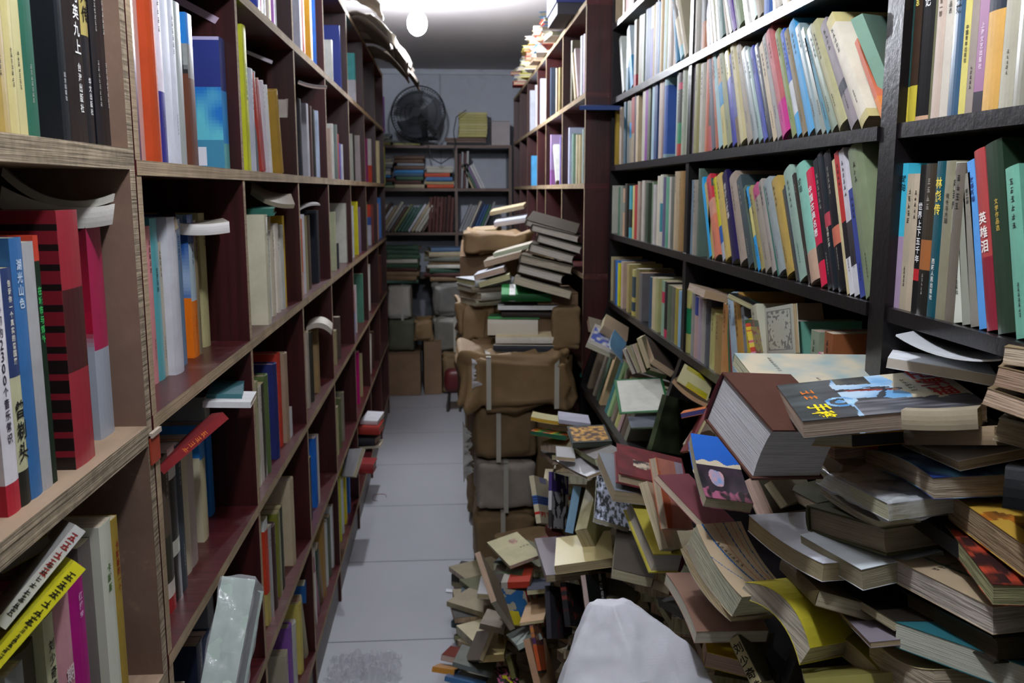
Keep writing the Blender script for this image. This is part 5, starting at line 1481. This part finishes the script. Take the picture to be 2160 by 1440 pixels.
for (z, cx, cy, rx, ry) in RG:
    for i in range(10):
        a = 2*math.pi*i/10+.3; jx = rs.uniform(-.012, .012) if z > .03 else 0
        g.v.append((cx+(rx+jx)*math.cos(a), cy+(ry+jx)*math.sin(a), z+(rs.uniform(-.014, .014) if .03 < z < .7 else 0)))
for j in range(len(RG)-1):
    for i in range(10): k = (i+1) % 10; g.face((j*10+i, j*10+k, (j+1)*10+k, (j+1)*10+i))
g.face(tuple(range(10))[::-1]); g.face(tuple(range(60, 70)))
o = g.build('sack_body', MSACK, t, True)
cr = o.data.attributes.new('crease_edge', 'FLOAT', 'EDGE')
for e in o.data.edges:
    a, b = [o.data.vertices[v].co for v in e.vertices]
    cr.data[e.index].value = .75 if (min(a.z, b.z) > .25 and abs(a.z-b.z) > .02 and rs.random() < .55) or (max(a.z, b.z) > .7) else 0
md = o.modifiers.new('soft', 'SUBSURF'); md.levels = 4; md.render_levels = 4
tx = bpy.data.textures.new('wrinkles', 'CLOUDS'); tx.noise_scale = .05; tx.noise_depth = 3
md = o.modifiers.new('wrinkle', 'DISPLACE'); md.texture = tx; md.strength = .012; md.mid_level = .5
g = M(); g.tube([(-.07+.02*i, -.005+.006*i+.003*math.sin(i*2), .644-.0007*i*i+.002*i) for i in range(12)], .0035, 6, rgb('d4d4dc')); g.build('stitched_seam', MPLAIN, t)
# ---------------------------------------------------------------- parcels beside the aisle
def parcel(label, a, b, m, amp=.012, seed=1, yaw=0, straps=(), strapm=None, name='wrapped_parcel', e=.22, sc=9.):
    c = [(a[i]+b[i])/2 for i in range(3)]; s = [(b[i]-a[i])/2 for i in range(3)]
    t = thing(name, label, 'parcel' if name == 'wrapped_parcel' else name.replace('_', ' '), (c[0], c[1], a[2]))
    blob('wrapping', '', '', (0, 0, s[2]), [x*.96 for x in s], m, yaw, e, amp, sc, seed, 64, 40, parent=t, sharp=1)
    for ax, off in straps:
        g = M(); w = .008; k = 1.055
        X, Y, Z = s[0]*k, s[1]*k, s[2]*k
        if ax == 'x': R = [(off-w, off+w)]; g.box((off-w, -Y, s[2]-Z), (off+w, -Y+.002, s[2]+Z)); g.box((off-w, Y-.002, s[2]-Z), (off+w, Y, s[2]+Z)); g.box((off-w, -Y, s[2]+Z-.002), (off+w, Y, s[2]+Z))
        else: g.box((-X, off-w, s[2]-Z), (-X+.002, off+w, s[2]+Z)); g.box((X-.002, off-w, s[2]-Z), (X, off+w, s[2]+Z)); g.box((-X, off-w, s[2]+Z-.002), (X, off+w, s[2]+Z))
        g.build('strap', strapm or MSTRAP, t)
    return t
def card(label, a, b, yaw=0, col=MCARD, name='cardboard_box', flap=0, shut=True):
    t = thing(name, label, 'box', ((a[0]+b[0])/2, (a[1]+b[1])/2, a[2])); s = [(b[i]-a[i])/2 for i in range(3)]
    t.rotation_euler = (0, 0, math.radians(yaw)); H = 2*s[2]
    g = M(); g.box((-s[0], -s[1], 0), (s[0], s[1], H-.004)); g.build('carton', col, t)
    for sg in (-1, 1):
        g = M(); R = Matrix.Translation((0, sg*s[1], H-.002)) @ Matrix.Rotation(math.radians(flap)*sg, 4, 'X')
        g.box((-s[0], min(0, -sg*s[1]*.98), 0), (s[0], max(0, -sg*s[1]*.98), .003), mat=R); g.build('flap', col, t)
    return t
parcel('cardboard coloured parcel at the foot of the brown parcel column', (.085, 3.06, .004), (.30, 3.40, .235), MKRAFT2, .008, 3, 0, (('x', -.01),))
parcel('grey cloth wrapped bundle between two brown parcels', (.09, 3.05, .245), (.295, 3.36, .415), MGREYW, .007, 5, 0, (('x', .0),))
parcel('squarish brown paper parcel under the big crumpled one', (.075, 3.06, .425), (.30, 3.40, .605), MKRAFT2, .008, 8, 3, (('x', -.02),))
parcel('big crumpled brown paper package carrying a stack of books', (.035, 3.02, .622), (.43, 3.44, .792), MKRAFT, .034, 12, 0, (('x', -.1), ('x', .13)), sc=7.)
parcel('dusty brown bundle under the crumpled package, against the bookcase', (.305, 3.17, .004), (.455, 3.46, .60), MKRAFT2, .006, 14)
card('brown carton wedged between the parcel stack and the bookcase', (.315, 3.20, .81), (.458, 3.45, .99), 0)
card('open brown carton leaning at the top of the parcel pile', (.06, 3.76, .86), (.20, 3.98, 1.08), -6, flap=-35)
parcel('large brown bundle supporting the open carton', (.07, 3.56, .004), (.45, 4.05, .79), MKRAFT2, .012, 21)
parcel('crumpled tan paper bundle on the open carton', (.07, 3.70, 1.10), (.33, 4.0, 1.17), MKRAFT, .016, 23)
parcel('brown paper packet lying in the heap beside the portrait book', (.15, 2.55, .27), (.33, 2.72, .31), MKRAFT2, .004, 25, 25)
parcel('small brown bundle beneath the paper packet', (.16, 2.54, .13), (.32, 2.70, .262), MKRAFT2, .006, 26)
parcel('dark crumpled brown paper under the open carton', (.05, 3.70, .70), (.24, 4.0, .855), MKRAFT, .022, 71)
parcel('tan crumpled paper beside the green hardback stack', (.04, 3.36, .80), (.15, 3.56, .93), MKRAFT, .02, 73)
parcel('brown wrapped block behind the slanting pile of volumes', (.21, 3.66, .80), (.45, 4.0, 1.09), MKRAFT2, .012, 75)
parcel('small brown parcel against the bookcase beside the green hardback', (.36, 3.12, .80), (.455, 3.19, .95), MKRAFT2, .005, 77)
# crumpled clear bags
def rag(name, label, c, s, m, seed, n=26, amp=.03, sc=18, drop=None):
    g = M()
    for i in range(n+1):
        for j in range(n+1):
            x = (i/n-.5)*2; y = (j/n-.5)*2
            z = amp*(abs(noise.noise(Vector((x*2.3, y*2.3, seed))))*1.6+.5*noise.noise(Vector((x*sc/3, y*sc/3, seed*2)))) *(1-max(abs(x), abs(y))**6)
            px, py = x*s[0]*(1+.12*noise.noise(Vector((y*3, seed, 0)))), y*s[1]*(1+.12*noise.noise(Vector((x*3, seed, 5))))
            q = Vector((px, py, abs(z)+.001));
            if drop: q = drop(q, x, y)
            g.v.append(tuple(q))
    for i in range(n):
        for j in range(n): k = i*(n+1)+j; g.face((k, k+n+1, k+n+2, k+1))
    o = g.build(name, m, None, False); o.location = c; o['label'] = label; o['category'] = 'bag' if 'bag' in name else 'paper'
    return o
rag('plastic_bag', 'crinkled clear plastic bag lying on the floor tiles near the shelf', (-.25, 2.44, .002), (.105, .085), clear_mat('clear bag', 'e0e0e8', .35, 1., 40.), 3, 34, .045, 26)
def hang(q, x, y): return Vector((q.z*.9, q.y, q.x))
rag('plastic_bag', 'torn white plastic bag hanging at the aisle side of the parcels', (.045, 3.12, .44), (.10, .04), clear_mat('milky bag', 'd0d0cc', .75, 1., 40.), 8, 24, .05, 20, hang)
rag('plastic_bag', 'clear plastic scrap on the crumpled brown package', (.075, 3.04, .74), (.05, .035), clear_mat('shiny scrap', 'e8e8f0', .6, 1., 40.), 5, 18, .04, 20, hang)
g = M(); g.grid((-.055, -.012, 0), (.055, .012, .0006), 10, 1, 1, rgb('e4e4ec'), lambda p: p+Vector((0, .003*math.sin(p.x*60), .002+.001*math.sin(p.x*90))))
o = g.build('paper_strip', MPLAIN); o.location = (.036, 2.95, 0); o['label'] = 'narrow white paper strip lying flat on the tiles'; o['category'] = 'paper'
g = M(); g.tube([(-.315+.03*math.cos(a), 3.93+.05*math.sin(a), .003+.002*math.sin(3*a)) for a in [i*.35 for i in range(14)]], .0012, 5, rgb('7a4030'))
o = g.build('rubber_band', MPLAIN); o['label'] = 'thin brown elastic band curled on the floor by the shelf'; o['category'] = 'band'
# ---------------------------------------------------------------- far end of the aisle, floor level
parcel('white paper parcel with string high in the far corner pile', (-.40, 6.02, .505), (-.245, 6.32, .725), MGREYW if False else mat('white wrapping paper', 'b8b4aa', .8, .3, 9., .4, 60.), .006, 31, 0, (('x', .02),))
parcel('grey green bundle under the white parcel', (-.40, 6.02, .29), (-.22, 6.32, .50), mat('grey green cloth', '5c5c4c', .85, .4, 9., .4, 60.), .008, 33)
card('brown carton standing on the floor in the far corner', (-.40, 5.98, .003), (-.19, 6.30, .285), 0)
card('narrow brown carton on the floor beside the far corner carton', (-.175, 6.0, .003), (-.06, 6.3, .36), 4)
parcel('grey plastic covered bundle beneath the far books', (-.10, 6.05, .52), (.14, 6.35, .74), mat('grey plastic sheet', '6e6c66', .35, .4, 9., .5, 40.), .014, 36)
parcel('lower grey plastic covered bundle tied with tape', (-.10, 6.05, .285), (.14, 6.35, .51), mat('pale grey sheet', '7a766c', .4, .4, 9., .5, 40.), .014, 38, 0, (('x', .02),))
parcel('brown bundle on the floor behind the red stool', (-.045, 6.02, .003), (.16, 6.3, .28), MKRAFT2, .01, 40)
parcel('orange brown paper bag squeezed between the far bundles', (-.215, 5.98, .37), (-.115, 6.2, .50), MKRAFT, .014, 42)
t = thing('red_stool', 'small stool with a round dark red padded seat at the end of the parcels', 'stool', (.03, 5.55, 0))
blob('seat_pad', '', '', (0, 0, .19), (.062, .062, .075), mat('dark red vinyl', '5a1a1c', .45, .2, 12.), 0, .6, .003, 6, 3, 30, 20, parent=t)
for a in range(4):
    g = M(); ca, sa = math.cos(a*1.57+.7), math.sin(a*1.57+.7); g.cyl((ca*.055, sa*.055, 0), (ca*.04, sa*.04, .14), .008, .008, 8, rgb('3a3430')); g.build('leg', MPLAIN, t)
r3 = random.Random(21)
BK = ['8a8c90', '6a6c60', '3c5c48', '28486c', 'a89c80', 'c8c4b8', '5c4434', '7c6448', '3880b8', '909878', '4c2c28', '889098', 'b0a898', '385848', 'a03c30', '48607c']
def pilef(x, y, z, n, tmin=.014, tmax=.03, w_=.17, h_=.22, yaw=0, where='', sp=6, cols=BK, maxz=9):
    for i in range(n):
        t_ = r3.uniform(tmin, tmax)
        if z+t_ > maxz: break
        c = r3.choice(cols); ww, hh = w_*r3.uniform(.85, 1), h_*r3.uniform(.85, 1)
        small_book('hardback_book', f"{cname(c)} book, {ordw(i+1)} from the bottom {where}", flat(x+r3.uniform(-.012, .012), y+r3.uniform(-.01, .01), z, ww, hh, t_, yaw+r3.uniform(-sp, sp)), ww, hh, t_, c, True, 'lying books '+where)
        z += t_+.0008
    return z
pilef(-.31, 6.2, .735, 9, .018, .034, .2, .24, 0, 'in the far corner pile', 9, maxz=1.0)
pilef(-.02, 6.2, .75, 8, .018, .032, .2, .26, 0, 'over the grey bundles', 12, maxz=.98)
pilef(.22, 5.4, 1.0, 5, .02, .03, .2, .26, 0, 'in the pile before the back shelving', 12, ['8a806c', 'c8c0b0', 'b0a890', '6c5c4c'])
parcel('large brown bundle under books before the back shelving', (.08, 5.1, .003), (.40, 5.6, .99), MKRAFT2, .012, 50)
pilef(.15, 3.42, .93, 4, .02, .03, .16, .2, 25, 'beside the slanting pile', 14, ['c8c4b4', '8a806c', 'c8ccd0', 'a8a088'], maxz=1.03)
pilef(.28, 4.55, .82, 9, .02, .034, .2, .26, 0, 'behind the open carton', 14, ['8a806c', 'c8c0b0', 'b0a890', 'c8c8cc'], maxz=1.22)
parcel('large dusty bundle behind the open carton', (.10, 4.25, .003), (.44, 4.85, .81), MKRAFT2, .012, 52)
# back shelving: lying and leaning books
pilef(-.5, 6.76, 1.362, 10, .018, .03, .2, .24, 0, 'in the corner of the middle back shelf', 3, maxz=1.62)
pilef(-.27, 6.76, 1.362, 9, .018, .03, .2, .22, 0, 'beside the corner stack on the back shelf', 4, maxz=1.60)
pilef(-.06, 6.76, 1.362, 6, .016, .03, .2, .21, 0, 'beside the post of the middle back shelf', 5, ['a03028', 'b8b4a8', '4870a0', 'a89870', 'c05030', '707468'], maxz=1.52)
pilef(-.5, 6.76, 1.662, 4, .012, .022, .2, .24, 0, 'on the back shelving by the fan', 4, ['4c5450', '889088', 'a8a060', '6c7478'])
pilef(-.28, 6.78, 1.662, 2, .012, .022, .2, .22, 0, 'under the fan base', 4, ['4c5450', 'a8a060'])
pilef(.14, 6.76, 1.662, 3, .012, .02, .2, .3, 0, 'under the tied yellow bundle', 3, ['24262c', '6a5448', '4c4c50'])
z = 1.72
for i in range(9):
    small_book('paperback_book', f"pale yellow book, {ordw(i+1)} from the bottom of the tied bundle by the fan", flat(.19+r3.uniform(-.004, .004), 6.76, z, .15, .2, .0185, r3.uniform(-2, 2)), .15, .2, .0185, r3.choice(['b0a868', 'a8a060', 'b8b078']), False, 'tied bundle of yellow books'); z += .0193
card('grey white carton beside the tied yellow bundle', (.32, 6.65, 1.663), (.45, 6.9, 1.83), 0, mat('grey carton', 'a8a0a0', .8, .2, 8.))
def leanrow(x0, x1, z, n, ang, where, cols, hh=(.2, .25), spread=6):
    x = x0; i = 0; st = (x1-x0)/n
    while x < x1-.02 and i < n:
        t_ = st*math.cos(math.radians(ang))*r3.uniform(.7, .95); h_ = r3.uniform(*hh); c = r3.choice(cols)
        a = math.radians(ang); X = Vector((0, 1, 0)); Y = Vector((-math.cos(a), 0, math.sin(a))); Z = Vector((math.sin(a), 0, math.cos(a)))
        m4 = frame(X, Y, Z, (x+t_*math.cos(a), 6.615, z+.0005))
        small_book('hardback_book', f"{cname(c)} book leaning, {ordw(i+1)} {where}", m4, .16, h_, t_, c, True, 'leaning books '+where)
        x += st; i += 1
leanrow(-.58, -.16, 1.051, 17, 33, 'in the corner half of the lowest back shelf', ['c0c0c8', '5c4840', '8a8c90', '30584c', '285890', 'a89878', '6c7448', 'b8b4a8'], (.2, .25))
leanrow(-.14, .04, 1.051, 7, 4, 'by the post of the lowest back shelf', ['4c2c28', '5a3430', '3c2420'], (.24, .26))
leanrow(.08, .26, 1.051, 9, 24, 'past the post of the lowest back shelf', ['305080', 'b8b0a0', '3c6c50', '8c8c90', '28304c'], (.2, .24))
leanrow(.08, .17, 1.361, 5, 2, 'past the post on the middle back shelf', ['8c8c90', '4c2428', 'a8a8a8'], (.23, .26))
leanrow(.18, .30, 1.361, 6, -26, 'slumped on the middle back shelf', ['a89878', '7c6488', '3c5c4c', '4c3860', 'c0c0c0'], (.18, .22))
# ---------------------------------------------------------------- fan
t = thing('desk_fan', 'dark desk fan with a wire cage standing on the back shelving', 'fan', (-.15, 6.7, 1.70))
t.rotation_euler = (0, 0, math.radians(-12))
TL = Matrix.Translation((0, -.2, .165)) @ Matrix.Rotation(math.radians(82), 4, 'X')
g = M()
for k, (r, d) in enumerate(((.19, 0), (.187, .03), (.18, -.03), (.14, .052), (.14, -.05), (.08, .06), (.08, -.06))):
    pts = [tuple(TL @ Vector((r*math.cos(a), r*math.sin(a), d))) for a in [2*math.pi*i/40 for i in range(41)]]
    g.tube(pts, .004 if k == 0 else .0018, 5, rgb('24262a'))
for i in range(60):
    a = 2*math.pi*i/60; ca, sa = math.cos(a), math.sin(a)
    for sg in (1, -1):
        pts = [tuple(TL @ Vector((r*ca, r*sa, sg*d))) for r, d in ((.03, .062), (.08, .06), (.14, .052), (.187, .03), (.19, 0))]
        g.tube(pts, .0014, 4, rgb('24262a'))
g.build('wire_cage', MFANB, t)
for b_ in range(3):
    g = M(); n = 8
    for i in range(n+1):
        for j in range(7):
            r = .03+.135*j/6; a = b_*2.094+(i/n-.5)*1.5*(.75+.25*j/6); g.v.append(tuple(TL @ Vector((r*math.cos(a), r*math.sin(a), (i/n-.5)*.035))))
    for i in range(n):
        for j in range(6): k = i*7+j; g.face((k, k+1, k+8, k+7), rgb('2c3038'))
    g.build('blade', MPLAIN, t, True)
g = M(); g.cyl(TL @ Vector((0, 0, .066)), TL @ Vector((0, 0, .03)), .032, .036, 20); g.build('hub', MFANB, t)
g = M(); g.cyl(TL @ Vector((0, 0, -.05)), TL @ Vector((0, 0, -.16)), .05, .04, 20); g.build('motor_housing', MFANB, t)
g = M(); g.cyl((0, -.06, .17), (0, 0, .02), .018, .022, 12); g.build('neck', MFANB, t)
g = M(); g.cyl((0, 0, 0), (0, 0, .02), .10, .08, 28); g.build('base', MFANB, t)
g = M(); g.tube([(.14, 6.60, 1.9), (.07, 6.57, 1.85), (.05, 6.56, 1.75), (.06, 6.56, 1.66), (.04, 6.56, 1.58), (-.04, 6.56, 1.53), (-.1, 6.56, 1.56), (-.13, 6.57, 1.66)], .0035, 6, rgb('2a2c30'))
o = g.build('power_cord', MPLAIN); o['label'] = 'dark power cord looping below the desk fan'; o['category'] = 'cord'
# ---------------------------------------------------------------- tops of the bookcases
t = thing('blue_box', 'blue lidded box on the corner of the far dark red bookcase', 'box', (.52, 3.60, 1.977))
g = M(); g.box((-.115, -.16, 0), (.11, .15, .07), rgb('3c3c44')); g.build('box_base', MPLAIN, t)
g = M(); g.box((-.12, -.165, .04), (.115, .155, .125), rgb('3a4488')); g.build('lid', MPLAIN, t)
for k, (y0, n) in enumerate(((4.0, 5), (4.22, 7), (4.46, 6), (4.75, 8), (5.05, 8), (5.4, 6), (5.8, 5))):
    pilef(.475+.01*(k % 2), y0, 1.977, n, .014, .024, .12, .17, 80, f"in the {ORD1[k]} stack atop the far bookcase", 16, ['c83028', 'e0dcd8', 'd8d060', 'e8e4e0', 'a82820', 'd8b890', '5090c8', 'f0ece8'], maxz=2.10)
def sheet(label, y, dz, ext, wd, seed, colr):
    g = M(); n = 22
    for i in range(n+1):
        for j in range(n+1):
            s = i/n; v = j/n-.5
            x = -.6+s*ext; z = 2.013+dz
            if x > -.35: k = x+.35; z -= k*k*2.6+k*.25; x -= k*.12
            nn = noise.noise(Vector((s*5, v*5, seed)))
            z += .022*abs(nn)+(.012*math.sin(v*9+seed) if s > .7 else 0)+ .02*s*abs(noise.noise(Vector((v*7, seed, 3))))
            g.v.append((x+.01*nn, y+v*wd+.05*(s-.5)+.015*noise.noise(Vector((s*4, seed, v*3))), z))
    for i in range(n):
        for j in range(n): k = i*(n+1)+j; g.face((k, k+n+1, k+n+2, k+1), rgb(colr))
    o = g.build('newspaper', MCN, None, True); o['label'] = label; o['category'] = 'newspaper'
    md = o.modifiers.new('thickness', 'SOLIDIFY'); md.thickness = .0035
MCN = mat('old newsprint', None, .8, .45, 14., .2, 50., .2, dirt=('5c5448', 70., .56, .5))
for k, (y, dz, ext, wd, c, lab) in enumerate(((3.95, .0, .40, .34, '6a5f54', 'brown sagging newspaper lowest over the red bookcase top'), (4.2, .018, .46, .4, '8c867c', 'grey newspaper sagging over the second sheet of the bookcase top'), (4.45, .036, .5, .42, '5c544c', 'dark folded newspaper hanging over the bookcase edge'),
        (4.15, .056, .41, .36, 'd0ccc4', 'pale newspaper with white edges on the bookcase top'), (4.5, .075, .47, .36, 'b8b2aa', 'long light newspaper hanging furthest into the aisle'), (3.8, .09, .36, .3, 'c8c0b4', 'crumpled cream newspaper end on top of the pile'), (4.9, .02, .43, .4, '7c7468', 'brownish newspaper beyond the long light one'))):
    sheet(lab, y, dz, ext, wd, k*3.7+1, c)
parcel('torn brown packing paper poking out beside the top books', (-.62, 3.3, 2.02), (-.38, 3.7, 2.06), MKRAFT, .012, 61)
